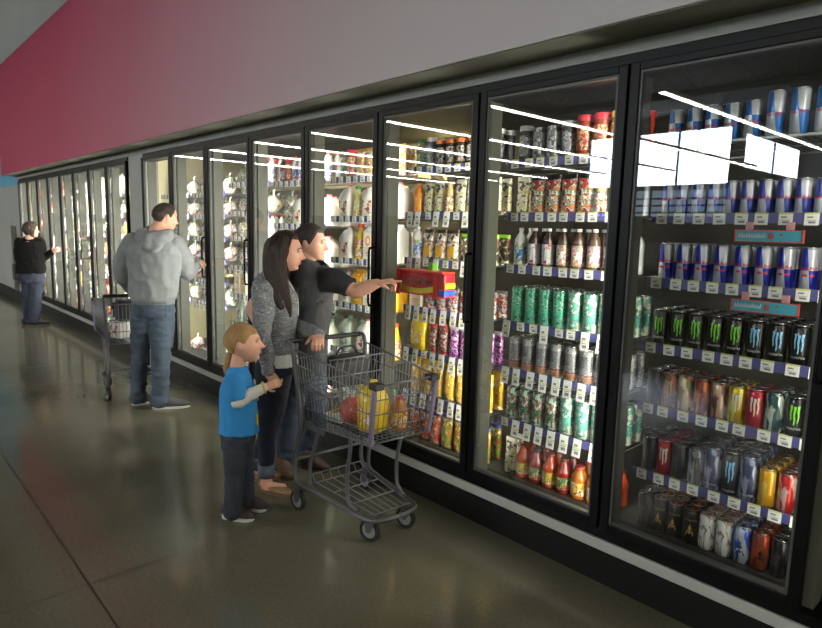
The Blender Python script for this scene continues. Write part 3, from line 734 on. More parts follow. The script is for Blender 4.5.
SHELF_Y0, SHELF_Y1 = .165, .72
used = set(); NPROD = [0]
SHN = ['top', 'second', 'third', 'fourth', 'fifth', 'sixth', 'bottom']
def place(key, x, y, z, rz, label, group, full):
    p, desc, pitch, cat = PR[key]
    if key not in used:
        o = p; used.add(key)
    else: o = copy_tree(p, depth=2 if full else 0)
    if not full and o is not p:
        for ch in KIDS.get(p.name, []):
            if ch.name.split('.')[0] in ('can_lid', 'bottle_cap', 'screw_lid', 'gathered_top', 'packed_food'): copy_tree(ch, o, 0)
    o.location = (x, y, z); o.rotation_euler = (0, 0, rz)
    tag(o, label, cat, group); NPROD[0] += 1
    return o
def shelf_row(x0, x1, zr, door, lvl, items, rows=2, longtags=False, rail=True, depth_gap=None, tags=True, deck=True, nt=None):
    """zr = height of the price rail centre; items = list of keys from left to right (repeated to fill)"""
    top = zr+.004
    nm = SHN[lvl]
    if deck:
        s = empty('cooler_shelf', ((x0+x1)/2, SHELF_Y0, zr), label='%s wire shelf with price rail behind the %s door' % (nm, door), cat='shelf', group='cooler shelves')
        W_ = x1-x0
        bm = bmesh.new()
        n = int(W_/.03)
        for i in range(n+1):
            x = -W_/2+.005+(W_-.01)*i/n; box(bm, x-.0022, x+.0022, .01, SHELF_Y1-SHELF_Y0, -.004, .0)
        for y in (.012, .28, .54): box(bm, -W_/2, W_/2, y, y+.008, -.012, -.004)
        mk('wire_deck', bm, WIREC, s)
        bm = bmesh.new(); box(bm, -W_/2, W_/2, -.006, .004, -.024 if rail else -.012, .018 if rail else .0, bev=.002); mk('price_rail' if rail else 'front_wire', bm, RAIL if rail else WIREC, s)
        if tags:
            k = nt or int(W_/.075)
            for i in range(k):
                x = -W_/2 + .045 + (W_-.09)*i/(k-1)+random.uniform(-.008, .008)
                L_ = longtags and random.random() < (.9 if longtags == 2 else .4)
                t = meobj('price_tag', TAG_L if L_ else TAG_S, s); t.location = (x, -.0065, .018)
                t.rotation_euler = (-.12 if L_ else 0, random.uniform(-.03, .03), random.uniform(-.05, .05))
    x = x0+.012; i = 0; seq = list(items)
    cols = []
    while True:
        key = seq[i % len(seq)]; p = PR[key][2]
        if x+p > x1-.004: break
        cols.append((key, x+p/2)); x += p; i += 1
    slack = (x1-.006-x)/max(1, len(cols))
    cnt = {}
    for ci, (key, xc) in enumerate(cols):
        xc += slack*(ci+.5)
        pitch = PR[key][2]
        for r in range(rows):
            y = SHELF_Y0+.018+(.12 if key.startswith('tray') else pitch*.5)+r*(.245 if key.startswith('tray') else pitch*1.02)+random.uniform(-.001, .001)
            if y > SHELF_Y1-.03: continue
            lab = '%s, %s along, %s on the %s %s shelf' % (PR[key][1], nth[ci] if ci < 14 else 'last', 'in front' if r == 0 else nth[r]+' row back', nm, door)
            wds = lab.split()
            if len(wds) > 16: lab = '%s, %s along, row %d, %s %s shelf' % (' '.join(PR[key][1].split()[-7:]), nth[ci], r+1, nm, door)
            place(key, xc, y, top if deck else zr, (random.uniform(-.12, .12)+.16) if PR[key][3] in ('energy drink can', 'drink can', 'drink bottle', 'food jar') else random.uniform(-.03, .03), lab, '%s on the %s shelf behind the %s door' % (PR[key][3]+'s', nm, door), r == 0)
# ---- energy drink door
D = DN[0]; a, b_ = .045, .765
shelf_row(a, b_, 1.958, D, 0, ['midblue']*5+['bigblue']*4, 1, tags=False, rail=False)
shelf_row(a, b_, 1.655, D, 1, ['pale'], 3)
shelf_row(a, b_, 1.378, D, 2, ['blue'], 4)
shelf_row(a, b_, 1.094, D, 3, ['green']*5+['lblue']*4, 4)
shelf_row(a, b_, .820, D, 4, ['dark', 'brown', 'redg', 'orang', 'pinkb', 'yell', 'redc', 'tealc', 'green'], 3)
shelf_row(a, b_, .513, D, 5, ['dark', 'redc', 'dark', 'silv', 'greyb', 'bigbl', 'greyb', 'gold', 'redsh', 'redsh'], 4)
shelf_row(a, b_, .2465, D, 6, ['dark', 'star', 'star', 'star', 'whit', 'whit', 'bluec', 'orc', 'dark', 'redstar'], 3, deck=False)
# ---- iced tea door
D = DN[1]; a, b_ = -.755, -.035
shelf_row(a, b_, 1.93, D, 0, ['jr4', 'tblack', 'tblack', 'jr4', 'jr2', 'jr2', 'jr3', 'jr2'], 2)
shelf_row(a, b_, 1.66, D, 1, ['cr', 'tri', 'tri', 'tri', 'tri', 'brcf', 'whbot', 'whbot'], 2)
shelf_row(a, b_, 1.39, D, 2, ['bluebot', 'straw', 'straw', 'pinkw', 'pinkw', 'pinkw', 'dkbot', 'whbot', 'whbot'], 2)
shelf_row(a, b_, 1.09, D, 3, ['tgreen']*4+['tgreen2']*4, 3, longtags=1)
shelf_row(a, b_, .838, D, 4, ['tgrey'], 3, longtags=2)
shelf_row(a, b_, .557, D, 5, ['tgr3']*4+['tgreen2']*5, 3, longtags=2)
shelf_row(a, b_, .2465, D, 6, ['cr', 'splash', 'splr', 'splash', 'splr', 'amber', 'amber', 'splash'], 2, deck=False)
# ---- smoothie door
D = DN[2]; a, b_ = -1.555, -.835
shelf_row(a, b_, 1.935, D, 0, ['grnp', 'jr4', 'jr1', 'jr1', 'jr1', 'jr1'], 2)
shelf_row(a, b_, 1.665, D, 1, ['orangej', 'cr', 'cr', 'brcf', 'cr', 'cr', 'brcf', 'cr'], 2, longtags=1)
shelf_row(a, b_, 1.385, D, 2, ['bluebot', 'wp', 'wp', 'wp', 'ltop', 'ltop', 'ltop'], 2, longtags=1)
shelf_row(a, b_, 1.087, D, 3, ['cream', 'gry', 'gry', 'gry', 'gry', 'gry', 'gry'], 2, longtags=2)
shelf_row(a, b_, .818, D, 4, ['yjug', 'brr', 'brr', 'pur', 'pur', 'pur', 'pur'], 2, longtags=2)
shelf_row(a, b_, .545, D, 5, ['yp'], 2, longtags=2)
shelf_row(a, b_, .2465, D, 6, ['redp', 'redp', 'redp', 'fruit', 'fruit', 'fruit', 'fruit'], 2, deck=False)
# ---- orange juice door
D = DN[3]; a, b_ = -2.355, -1.635
shelf_row(a, b_, 1.91, D, 0, ['grnp', 'jr2', 'yo', 'yo', 'yo', 'yo', 'yo'], 2)
shelf_row(a, b_, 1.64, D, 1, ['milk', 'grcf'], 2)
shelf_row(a, b_, 1.35, D, 2, ['milk', 'yelcf', 'ojc', 'bluc', 'ojc'], 2)
shelf_row(a, b_, 1.035, D, 3, ['milk', 'yelc', 'ojc', 'ogcf', 'yelc'], 2, longtags=1)
shelf_row(a, b_, .70, D, 4, ['gjug', 'milk', 'yelcf', 'yelcf'], 1, longtags=1)
shelf_row(a, b_, .2465, D, 6, ['gjug', 'yjug', 'ogcf', 'ogcf'], 1, deck=False)
# ---- milk door
D = DN[4]; a, b_ = -3.155, -2.435
shelf_row(a, b_, 1.91, D, 0, ['dkbot', 'jr2', 'redbl', 'redbl', 'redbl', 'redbl', 'redbl', 'redbl'], 2)
shelf_row(a, b_, 1.58, D, 1, ['bag1', 'milk', 'milk', 'milk'], 3)
shelf_row(a, b_, 1.27, D, 2, ['pinkm', 'pinkm', 'milk', 'milk', 'milk'], 3)
shelf_row(a, b_, .95, D, 3, ['whbot', 'milk', 'gjug'], 3)
shelf_row(a, b_, .62, D, 4, ['gjug'], 3)
shelf_row(a, b_, .2465, D, 6, ['gjug', 'bag2'], 1, deck=False)
# ---- deli tray door
D = DN[5]; a, b_ = -3.955, -3.235
shelf_row(a, b_, 1.93, D, 0, ['bag1', 'brcf', 'jr2', 'redbl', 'jr2', 'redbl'], 2)
shelf_row(a, b_, 1.68, D, 1, ['bag2', 'bag2', 'bag1'], 3)
shelf_row(a, b_, 1.46, D, 2, ['bag1', 'bag2', 'bag2', 'whbot', 'whbot'], 2)
shelf_row(a, b_, 1.20, D, 3, ['bag2', 'tray1', 'cream', 'cream'], 2)
shelf_row(a, b_, .94, D, 4, ['cream', 'cream', 'bag2', 'gjug'], 2, longtags=1)
shelf_row(a, b_, .68, D, 5, ['gjug', 'gjug', 'bag1'], 2)
shelf_row(a, b_, .2465, D, 6, ['bag2', 'bag1', 'bag2'], 1, deck=False)
# ---- bagged salad door
D = DN[6]; a, b_ = -4.755, -4.035
shelf_row(a, b_, 1.86, D, 0, ['bag1', 'bag2', 'bag1', 'bag2'], 3)
shelf_row(a, b_, 1.65, D, 1, ['bag1', 'bag2', 'bag2'], 3)
shelf_row(a, b_, 1.44, D, 2, ['bag2', 'bag1', 'bag2', 'tray1'], 3)
shelf_row(a, b_, 1.23, D, 3, ['tray1', 'bag1', 'bag2'], 2)
shelf_row(a, b_, 1.02, D, 4, ['bag2', 'bag2', 'tray2'], 2, longtags=1)
shelf_row(a, b_, .80, D, 5, ['bag2', 'tray1', 'bag1'], 2, longtags=2)
shelf_row(a, b_, .2465, D, 6, ['tray1', 'bag2', 'tray1', 'tray2'], 1, deck=False)
# ---- door next to the white pier
D = DN[7]; a, b_ = -5.555, -4.835
shelf_row(a, b_, 1.86, D, 0, ['bag2', 'bag2', 'bag1'], 2)
shelf_row(a, b_, 1.65, D, 1, ['bag2', 'bag1', 'bag2'], 3)
shelf_row(a, b_, 1.44, D, 2, ['bag1', 'bag2'], 3)
shelf_row(a, b_, 1.23, D, 3, ['bag1', 'tray1', 'bag2'], 2)
shelf_row(a, b_, 1.02, D, 4, ['bag2', 'tray2'], 2, longtags=1)
shelf_row(a, b_, .80, D, 5, ['bag1', 'bag2'], 2, longtags=1)
shelf_row(a, b_, .2465, D, 6, ['bag2', 'tray1'], 1, deck=False)
# ---- far bank
mix = [['bag2', 'bag1'], ['milk', 'milk', 'redbl'], ['tray1', 'bag2'], ['bag1', 'ojc', 'ojc'], ['bag2', 'tray2'], ['redp', 'yp', 'bag1'], ['ojc', 'cream'], ['bag2', 'jr2']]
for k in range(8):
    for l, z in enumerate((1.93, 1.66, 1.40, 1.12, .85, .57)):
        shelf_row(farx[k]-FP+.04, farx[k]-.04, z, 'far bank %s' % nth[k], l, mix[(k*3+l*5) % 8], 1, nt=5)
    shelf_row(farx[k]-FP+.04, farx[k]-.04, .2465, 'far bank %s' % nth[k], 6, mix[(k+3) % 8], 1, deck=False)


# ================================================================== PEOPLE
class View:
    """stands a figure at ground point O; at() turns an outline point of the photo plus a depth into a position there"""
    def __init__(s, ox, oy):
        s.O = Vector((ox, oy, 0)); d = s.O-CAM; d.z = 0; s.F = d.normalized(); s.R = Vector((s.F.y, -s.F.x, 0))
    def at(s, px, py, d=0.):
        q = ray(px, py); t = ((s.O-CAM).dot(s.F)+d)/q.dot(s.F); return CAM+q*t
    def aty(s, px, py, y):
        q = ray(px, py); return CAM+q*((y-CAM.y)/q.y)
    def dirn(s, deg, up=0.):
        """horizontal direction: 0 = image right, 90 = away from camera"""
        a = math.radians(deg); v = s.R*math.cos(a)+s.F*math.sin(a); v.z = up; return v.normalized()
def fuse(name, bm, voxel, m, parent, smooth=2, fold=None, target=None):
    me = bpy.data.meshes.new(name); bmesh.ops.recalc_face_normals(bm, faces=bm.faces); bm.to_mesh(me); bm.free()
    o = bpy.data.objects.new(name, me); COL.objects.link(o)
    md = o.modifiers.new('r', 'REMESH'); md.mode = 'VOXEL'; md.voxel_size = voxel; md.use_smooth_shade = True
    if smooth:
        sm = o.modifiers.new('s', 'SMOOTH'); sm.iterations = smooth; sm.factor = .5
    dg = bpy.context.evaluated_depsgraph_get(); n = bpy.data.meshes.new_from_object(o.evaluated_get(dg))
    o.modifiers.clear(); o.data = n; bpy.data.meshes.remove(me); n.name = name
    if fold:
        nr = [v.normal.copy() for v in n.vertices]
        for v, q in zip(n.vertices, nr): v.co += q*fold(v.co)
        n.update()
    n.materials.clear(); n.materials.append(m)
    n.polygons.foreach_set('use_smooth', [True]*len(n.polygons))
    if parent is not None: adopt(o, parent)
    return o
def folds(amp, fx, fz, seed=0.):
    sd = Vector((seed*7.3, seed*3.1, seed))
    def f(p):
        q = Vector((p.x*fx, p.y*fx, p.z*fz))+sd
        a = noise.noise(q); b = noise.noise(q*2.1+sd)
        return amp*((1-abs(a)*2.2)*.6+b*.5-.2)
    return f
def head_pt(d, off=0.):
    """unit direction (x lateral, y face, z up) -> surface point of a head 1 unit tall"""
    x, y, z = .335*d.x, .41*d.y, .5*d.z
    t = max(0., min(1., (-.05-z)/.45))
    x *= 1-.32*t**1.3
    if y < 0: y *= 1-.45*t
    y += .17*t**1.2 if y > -.2 else .10*t
    y += .03*math.exp(-((z-.15)/.2)**2)*(1 if d.y > 0 else -1.3)
    if d.y > .15:
        w_ = min(1, (d.y-.15)/.35)
        nz = 0.
        if -.19 < z < .09: nz = (.09-z)/.22 if z > -.13 else (z+.19)/.06
        y += .175*w_*max(0, nz)**1.05*math.exp(-(x/(.035+.035*max(0, nz)))**2)
        y += .022*w_*math.exp(-((z-.115)/.045)**2)*math.exp(-(x/.2)**2)
        for s in (-1, 1): y -= .05*w_*math.exp(-((x-s*.135)/.075)**2-((z-.03)/.055)**2)
        for s in (-1, 1): y += .014*w_*math.exp(-((x-s*.17)/.08)**2-((z+.10)/.07)**2)
        y += .042*w_*math.exp(-(x/.10)**2)*(math.exp(-((z+.232)/.018)**2)+.95*math.exp(-((z+.278)/.02)**2))
        y -= .018*w_*math.exp(-(x/.14)**2-((z+.335)/.03)**2)
        y += .05*w_*math.exp(-(x/.12)**2-((z+.42)/.06)**2)
    p = Vector((x, y, z))
    if off: p += Vector((d.x, d.y*.95, d.z)).normalized()*off
    return p
def head_frame(c, H, face, up=Vector((0, 0, 1))):
    y = face.normalized(); x = y.cross(up).normalized(); z = x.cross(y).normalized()
    M_ = Matrix((x, y, z)).transposed().to_4x4() @ Matrix.Scale(H, 4); M_.translation = c
    return M_
def grid_sphere(bm, fn, nu=72, nv=54):
    rows = []
    for j in range(1, nv):
        th = PI*j/nv; row = []
        for i in range(nu):
            a = 2*PI*i/nu; row.append(bm.verts.new(fn(Vector((math.sin(th)*math.cos(a), math.sin(th)*math.sin(a), math.cos(th))))))
        rows.append(row)
    t = bm.verts.new(fn(Vector((0, 0, 1)))); b_ = bm.verts.new(fn(Vector((0, 0, -1))))
    for j in range(len(rows)-1):
        for i in range(nu):
            f_ = bm.faces.new((rows[j][i], rows[j+1][i], rows[j+1][(i+1) % nu], rows[j][(i+1) % nu])); f_.smooth = True
    for i in range(nu):
        bm.faces.new((t, rows[0][i], rows[0][(i+1) % nu])); bm.faces.new((b_, rows[-1][(i+1) % nu], rows[-1][i]))
def add_head(bm, M_):
    grid_sphere(bm, lambda d: M_ @ head_pt(d))
    H = M_.to_scale()[0]; R_ = M_.to_3x3().normalized()
    for s in (-1, 1):
        c = M_ @ Vector((s*.338, -.02, -.02))
        ball(bm, c, (.035*H, .065*H, .105*H), rot=R_ @ Matrix.Rotation(s*.35, 3, 'Z') @ Matrix.Rotation(.15, 3, 'X'), n=8)
def face_bits(M_, parent, iris=(70, 60, 50), brow=(50, 38, 28), lip=(168, 98, 86), hb=1.):
    H = M_.to_scale()[0]; R_ = M_.to_3x3().normalized()
    for s in (-1, 1):
        bm = bmesh.new(); c = M_ @ Vector((s*.125, .335, .03)); ball(bm, c, (.052*H, .045*H, .034*H), rot=R_, n=8)
        e = mk('eye', bm, mat('eye white', (215, 210, 205), .2), parent)
        bm = bmesh.new(); ball(bm, M_ @ Vector((s*.128, .368, .03)), (.024*H, .016*H, .026*H), rot=R_, n=7); mk('iris', bm, mat('iris %d' % iris[0], iris, .15), e)
        bm = bmesh.new()
        pts = [M_ @ (head_pt(Vector((s*x, .95, z)).normalized(), .006)) for x, z in ((.14, .24), (.32, .29), (.52, .27), (.66, .20))]
        sweep(bm, spline(pts, 3), .010*H*hb, n=6); mk('eyebrow', bm, mat('brow %d' % brow[0], brow, .8), parent)
        bm = bmesh.new()
        pts = [M_ @ Vector((s*x, y, z)) for x, y, z in ((.07, .375, .05), (.125, .388, .068), (.18, .36, .045))]
        sweep(bm, spline(pts, 3), .007*H, n=6); mk('eyelash', bm, mat('lash', (40, 28, 22), .8), parent)
    bm = bmesh.new()
    for z, k in ((-.236, 1), (-.274, 1)):
        pts = []
        for x in (-.095, -.05, 0, .05, .095):
            best = None
            for i in range(60):
                th = i/59; d = Vector((x*2.9, .9, -1+th*1.0)).normalized(); p = head_pt(d)
                if best is None or abs(p.z-z)+abs(p.x-x) < best[0]: best = (abs(p.z-z)+abs(p.x-x), p)
            pts.append(M_ @ (best[1]+Vector((0, .002, 0))))
        sweep(bm, spline(pts, 3), [.003*H+.011*H*math.sin(PI*(i+.3)/13.6) for i in range(13)], n=6)
    mk('lips', bm, mat('lip %d' % lip[0], lip, .45), parent)
def hair_cap(name, M_, m, parent, line, thick=.05, rough=.012, seed=1., crown=1.15, voxel=None):
    """line(d) > 0 where hair grows"""
    H = M_.to_scale()[0]; bm = bmesh.new(); sd = Vector((seed, seed*2, seed*3))
    def fn(d):
        p = head_pt(d); k = max(0., min(1., line(d, p)*7+.5)); k = k*k*(3-2*k)
        o = -.05+(thick+.05)*k
        if k > .2: o += rough*(noise.noise(Vector((d.x*9, d.y*4, d.z*9))+sd)+.5*noise.noise(Vector((d.x*22, d.y*8, d.z*22))+sd))
        q = head_pt(Vector((d.x, d.y, d.z)), 0)
        return M_ @ (q+Vector((d.x, d.y, d.z*crown)).normalized()*o)
    grid_sphere(bm, fn, 96, 72)
    return mk(name, bm, m, parent, smooth=True)
def add_hand(bm, w_, d, palm, L, side, curl=(.3, .35, .4, .45), thumb=.5, spread=.06, thumb_dir=1):
    """w_ wrist, d fingers direction, palm = palm normal, side: +1 thumb towards d x palm"""
    w_ = Vector(w_); d = Vector(d).normalized(); palm = Vector(palm); palm = (palm-d*palm.dot(d)).normalized()
    lat = d.cross(palm).normalized()*side
    pw = L*.21
    kn = w_+d*L*.5
    sweep(bm, [w_-d*L*.06, w_+d*L*.10, w_+d*L*.32, kn], [L*.14, L*.165, L*.22, L*.215], [L*.105, L*.085, L*.082, L*.065], side=lat, n=16)
    for i in range(4):
        off = (1.5-i)*.105*L
        base = kn+lat*off-d*L*.03*(1 if i in (0, 3) else 0)-d*.02*L
        ln = L*(.46, .51, .48, .38)[i]; c = curl[i] if isinstance(curl, (list, tuple)) else curl
        dd = (d+lat*(1.5-i)*spread).normalized(); p = base; pts = [p]; a = 0
        for k, fr_ in enumerate((.45, .3, .25)):
            a += c*(.9 if k == 0 else 1.1)
            dr = dd*math.cos(a)+palm*math.sin(a); p = p+dr*ln*fr_; pts.append(p)
        sweep(bm, pts, [L*.052, L*.050, L*.045, L*.036], n=10)
    tb = w_+d*L*.14+lat*L*.13
    td = (lat*math.cos(thumb)+d*math.sin(thumb)+palm*.35).normalized()
    td2 = (td+d*.6+palm*.3).normalized()
    sweep(bm, [tb, tb+td*L*.17, tb+td*L*.17+td2*L*.15, tb+td*L*.17+td2*L*.15+(td2+palm*.3).normalized()*L*.10], [L*.075, L*.062, L*.055, L*.042], n=10)
def shoe(parent, heel, toe, up_m, sole_m, wd=.09, h=.075, name='shoe', low=False, lace=None):
    heel = Vector(heel); toe = Vector(toe); heel.z = toe.z = 0; d = (toe-heel); Lf = d.length; d.normalize(); lat = Vector((-d.y, d.x, 0))
    bm = bmesh.new(); up = Vector((0, 0, 1))
    ys = [0, .12, .3, .5, .7, .88, 1.0]
    ws = [.30, .38, .36, .42, .48, .42, .20]; hs = [.8, 1.0, .95, .78, .55, .42, .25] if not low else [.7, .75, .5, .42, .42, .38, .2]
    pts = [heel+d*Lf*y+up*(h*hh*.5+.018) for y, hh in zip(ys, hs)]
    sweep(bm, pts, [wd*q for q in ws], [h*hh*.5+.006 for hh in hs], side=lat, n=14)
    o = fuse(name, bm, .005, up_m, parent, 2)
    bm = bmesh.new(); n = 10
    out = []
    for i in range(n+1): 
        t = i/n; q = .38+.12*math.sin(PI*t*.9+.2); q *= min(1, (1-t)*5+.35)*min(1, t*6+.55); out.append((t, q))
    ring = [heel+d*(Lf*(t*1.03-.015))+lat*wd*q for t, q in out]+[heel+d*(Lf*(t*1.03-.015))-lat*wd*q for t, q in out[::-1]]
    lo = [bm.verts.new(p+up*.002) for p in ring]; hi = [bm.verts.new(p+up*.017) for p in ring]
    bm.faces.new(lo[::-1]); bm.faces.new(hi)
    for i in range(len(lo)): bm.faces.new((lo[i], lo[(i+1) % len(lo)], hi[(i+1) % len(lo)], hi[i]))
    mk('sole', bm, sole_m, o)
    if lace:
        bm = bmesh.new()
        for t in (.42, .5, .58, .66):
            p = heel+d*Lf*t+up*(h*(.98-.75*(t-.3)))
            sweep(bm, [p+lat*wd*.22-up*.006, p+up*.008, p-lat*wd*.22-up*.006], .0035, n=6)
        mk('laces', bm, lace, o)
    return o
def limb(bm, pts, r, ry=None, side=None, sub=5, dome=True, n=18):
    if ry is None: P_, R_ = spline(pts, sub, [r]); sweep(bm, P_, R_, n=n, dome=dome)
    else: P_, R_, R2 = spline(pts, sub, [r, ry]); sweep(bm, P_, R_, R2, side=side, n=n, dome=dome)
def trunk(bm, pts, wx, dy, lat, sub=4, dome=True):
    limb(bm, pts, wx, dy, side=lat, sub=sub, dome=dome, n=24)

SKIN = mat('skin fair', (226, 172, 145), .5, var=.05, vscale=30)
SKIN2 = mat('skin warm', (224, 168, 142), .5, var=.05, vscale=30)
def denim(n, c, s=1.): return mat(n, c, .85, bump=.25, bscale=350, var=.3, vscale=9, aniso=(1, 1, .45))
J1 = denim('washed blue denim', (66, 79, 93)); J2 = denim('dark indigo denim', (22, 26, 42)); J3 = denim('grey blue denim', (52, 62, 78)); J4 = denim('charcoal denim', (44, 50, 60))
up = Vector((0, 0, 1))

# ------------------------------------------------ man in the grey hoodie
V = View(-3.98, -.57); A = V.at
P = empty('person', V.O, label='man in a grey hooded sweatshirt and blue jeans reaching for a cooler door', cat='person')
P_inv = None
def L0(parent):   # children keep world coordinates: counter the parent's offset
    for ch in KIDS.get(parent.name, []): ch.location = ch.location-parent.location
lat = V.dirn(-18); bf = V.dirn(72)
Hm = .232
hc = A(164.5, 217, .0); MF = head_frame(hc, Hm, V.dirn(22, -.22))
nb = A(156, 236, -.01)
pel = A(153.5, 304, 0); ch = A(154.5, 252, .0)
shR, shL = A(178, 245, -.02), A(131, 243, .08)
elR, haR = A(187, 272, .02), Vector((-3.972, -.085, 1.245))
elL, haL = A(123, 274, .14), A(136, 294, .30)
wrR = haR+(elR-haR).normalized()*.10
bm = bmesh.new(); add_head(bm, MF)
limb(bm, [nb-up*.04, nb+up*.03, MF @ Vector((0, -.06, -.28))], [.07, .06, .058])
trunk(bm, [pel-up*.05, pel+up*.1, ch, nb-up*.05], [.13, .12, .14, .07], [.09, .08, .09, .06], lat)
limb(bm, [shR, elR, wrR], [.045, .04, .028]); limb(bm, [shL, elL, haL], [.045, .04, .028])
kL, aL = A(140, 352, .06), A(138.5, 394, .10); kR, aR = A(161, 352, -.08), A(160, 397, -.08)
hL, hR = A(143.5, 318, .03), A(162, 318, -.03)
limb(bm, [hL, kL, aL], [.08, .055, .04]); limb(bm, [hR, kR, aR], [.08, .055, .04])
add_hand(bm, wrR, (haR-wrR), V.dirn(60), .185, 1, curl=(.75, .8, .85, .9), thumb=.9)
fuse('body', bm, .0045, SKIN, P, 2)
face_bits(MF, P, brow=(48, 36, 28))
HAIR1 = mat('dark brown short hair', (50, 38, 29), .7, bump=.6, bscale=160, aniso=(1, 1, .4), var=.3, vscale=40)
def crop_line(top, side, back):
    def f(d, p):
        y = p.y
        if y > .24: z0 = top
        elif y > .10: z0 = top+(side-top)*((.24-y)/.14)**.8
        elif y > -.10: z0 = side if y > .04 else .06
        else: z0 = .02+(back-.02)*min(1, (-.10-y)/.08)
        return p.z-z0
    return f
short_line = crop_line(.30, -.02, -.28)
hair_cap('hair', MF, HAIR1, P, short_line, .02, .008, 1)
HOOD = mat('grey sweatshirt fleece', (134, 138, 140), .9, bump=.3, bscale=220, var=.07, vscale=20)
bm = bmesh.new()
w0, w1 = A(153.5, 300, 0), A(154, 282, 0)
trunk(bm, [w0, w0+up*.05, w1, ch-up*.02, (shL+shR)/2+up*.01, nb+up*.01], [.182, .198, .20, .222, .19, .09], [.13, .145, .145, .15, .115, .085], lat, dome=False)
limb(bm, [shR-lat*.03, (shR+elR)/2+lat*.01, elR, (elR+wrR)/2, wrR], [.09, .077, .068, .058, .040])
limb(bm, [shL+lat*.03, (shL+elL)/2-lat*.015, elL, (elL+haL)/2, haL], [.09, .083, .074, .064, .05])
# hood lying on the shoulders
hood = [nb+lat*.02+bf*.07+up*.055, nb-lat*.09+bf*.03+up*.035, nb-lat*.10-bf*.06+up*.0, nb-bf*.125-up*.03, nb+lat*.09-bf*.07+up*.0, nb+lat*.10+bf*.02+up*.02, nb+lat*.06+bf*.07+up*.04]
limb(bm, hood, [.028, .042, .05, .058, .05, .04, .03], sub=4)
limb(bm, [nb-bf*.09-up*.0, nb-bf*.135-up*.08, nb-bf*.12-up*.13], [.085, .085, .03], [.05, .045, .02], side=lat)
fuse('hooded_sweatshirt', bm, .008, HOOD, P, 3, folds(.014, 9, 7, 2))
bm = bmesh.new(); sweep(bm, [w0-up*.035, w0+up*.015], [.176, .178], [.125, .127], side=lat, n=28, dome=False); fuse('ribbed_hem', bm, .008, mat('ribbed knit', (122, 126, 128), .95, bump=.6, bscale=60, aniso=(6, 6, .3)), P, 1)
bm = bmesh.new(); dd_ = (haR-wrR).normalized(); sweep(bm, [wrR-dd_*.02, wrR+dd_*.03], .037, n=16, dome=False); mk('cuff', bm, MATS['ribbed knit'], P, smooth=True)
bm = bmesh.new()
trunk(bm, [pel-up*.10, pel-up*.03, w0-up*.02], [.165, .182, .172], [.12, .128, .122], lat, dome=False)
limb(bm, [hL+up*.03, (hL+kL)/2, kL, (kL+aL)/2, aL, aL-up*.035], [.10, .092, .072, .068, .067, .070], sub=4)
limb(bm, [hR+up*.03, (hR+kR)/2, kR, (kR+aR)/2, aR, aR-up*.03], [.105, .098, .078, .072, .070, .074], sub=4)
fuse('jeans', bm, .008, J1, P, 2, folds(.013, 8, 16, 4))
bm = bmesh.new(); pk = pel-up*.035-bf*.128
for s in (-1, 1):
    c = pk+lat*s*.085
    box_pts = [c-lat*.055+up*.06, c+lat*.055+up*.06, c+lat*.055-up*.05, c-up*.085, c-lat*.055-up*.05]
    sweep(bm, box_pts, .003, n=5, closed=True)
mk('back_pocket', bm, mat('denim seam', (62, 79, 98), .9), P)
SG = mat('grey mesh shoe', (84, 84, 86), .8, bump=.4, bscale=120); SW = mat('white rubber sole', (205, 205, 200), .6)
GF = lambda px, py: V.at(px, py)
def gp(px, py):
    q = ray(px, py); t = -CAM.z/q.z; return CAM+q*t
s1 = gp(131, 402); shoe(P, aL*1+up*0-V.R*.055, aL+V.R*.19+V.F*.05, SG, SW, .1, .085, lace=SW)
shoe(P, aR-V.R*.06, aR+V.R*.235-V.F*.03, SG, SW, .105, .09, lace=SW)
L0(P)

# ------------------------------------------------ woman in the heathered jacket
V = View(-1.85, -.60); A = V.at
P = empty('person', V.O, label='woman with long dark hair in a heathered grey jacket holding the boy by the hand', cat='person')
lat = V.dirn(-72); bf = V.dirn(12)      # lat = her right side, towards the camera
MF = head_frame(A(284.5, 251, -.02), .222, V.dirn(-12, -.12))
nb = A(277.5, 278, 0); ch = A(277, 300, 0); pel = A(277, 362, 0); wa = A(276.5, 335, 0)
shR, elR, wrR = A(264, 292, -.13), A(262, 334, -.18), A(268, 371, -.15)
shL, elL, wrL = A(288, 290, .14), A(296, 326, .16), Vector((-1.53, -.50, .975))
haR = A(277, 386, -.16)
bm = bmesh.new(); add_head(bm, MF)
limb(bm, [nb-up*.04, nb+up*.03, MF @ Vector((0, -.06, -.28))], [.055, .047, .048])
trunk(bm, [pel, wa, ch, nb-up*.04], [.12, .09, .11, .06], [.09, .075, .09, .05], lat)
limb(bm, [shR, elR, wrR], [.036, .032, .022]); limb(bm, [shL, elL, wrL], [.036, .032, .022])
hR, kR, aR = A(270, 375, -.07), A(267, 425, -.07), A(266.5, 474, -.05)
hL, kL, aL = A(279, 375, .07), A(272, 422, .09), A(256.5, 466, .10)
limb(bm, [hR, kR, aR, aR-up*.03], [.07, .045, .032, .034]); limb(bm, [hL, kL, aL, aL-up*.03], [.07, .045, .032, .034])
limb(bm, [aR-up*.04, gp(268, 491)+up*.03, gp(283, 492)+up*.025], [.034, .034, .026])
add_hand(bm, wrR, haR-wrR, V.dirn(70), .165, -1, curl=(.6, .7, .8, .9), thumb=.8)
hdL = Vector((-1.44, -.565, .955)); add_hand(bm, wrL, hdL-wrL, Vector((0, 0, -1)), .165, -1, curl=(.65, .7, .75, .8), thumb=.5)
fuse('body', bm, .0045, SKIN2, P, 2)
face_bits(MF, P, brow=(52, 36, 26), lip=(178, 96, 92))
HAIRW = mat('long dark brown hair', (42, 27, 20), .42, bump=.7, bscale=120, aniso=(3, 3, .25), var=.35, vscale=50)
HAIRW.node_tree.nodes['Principled BSDF'].inputs['Specular IOR Level'].default_value = .35
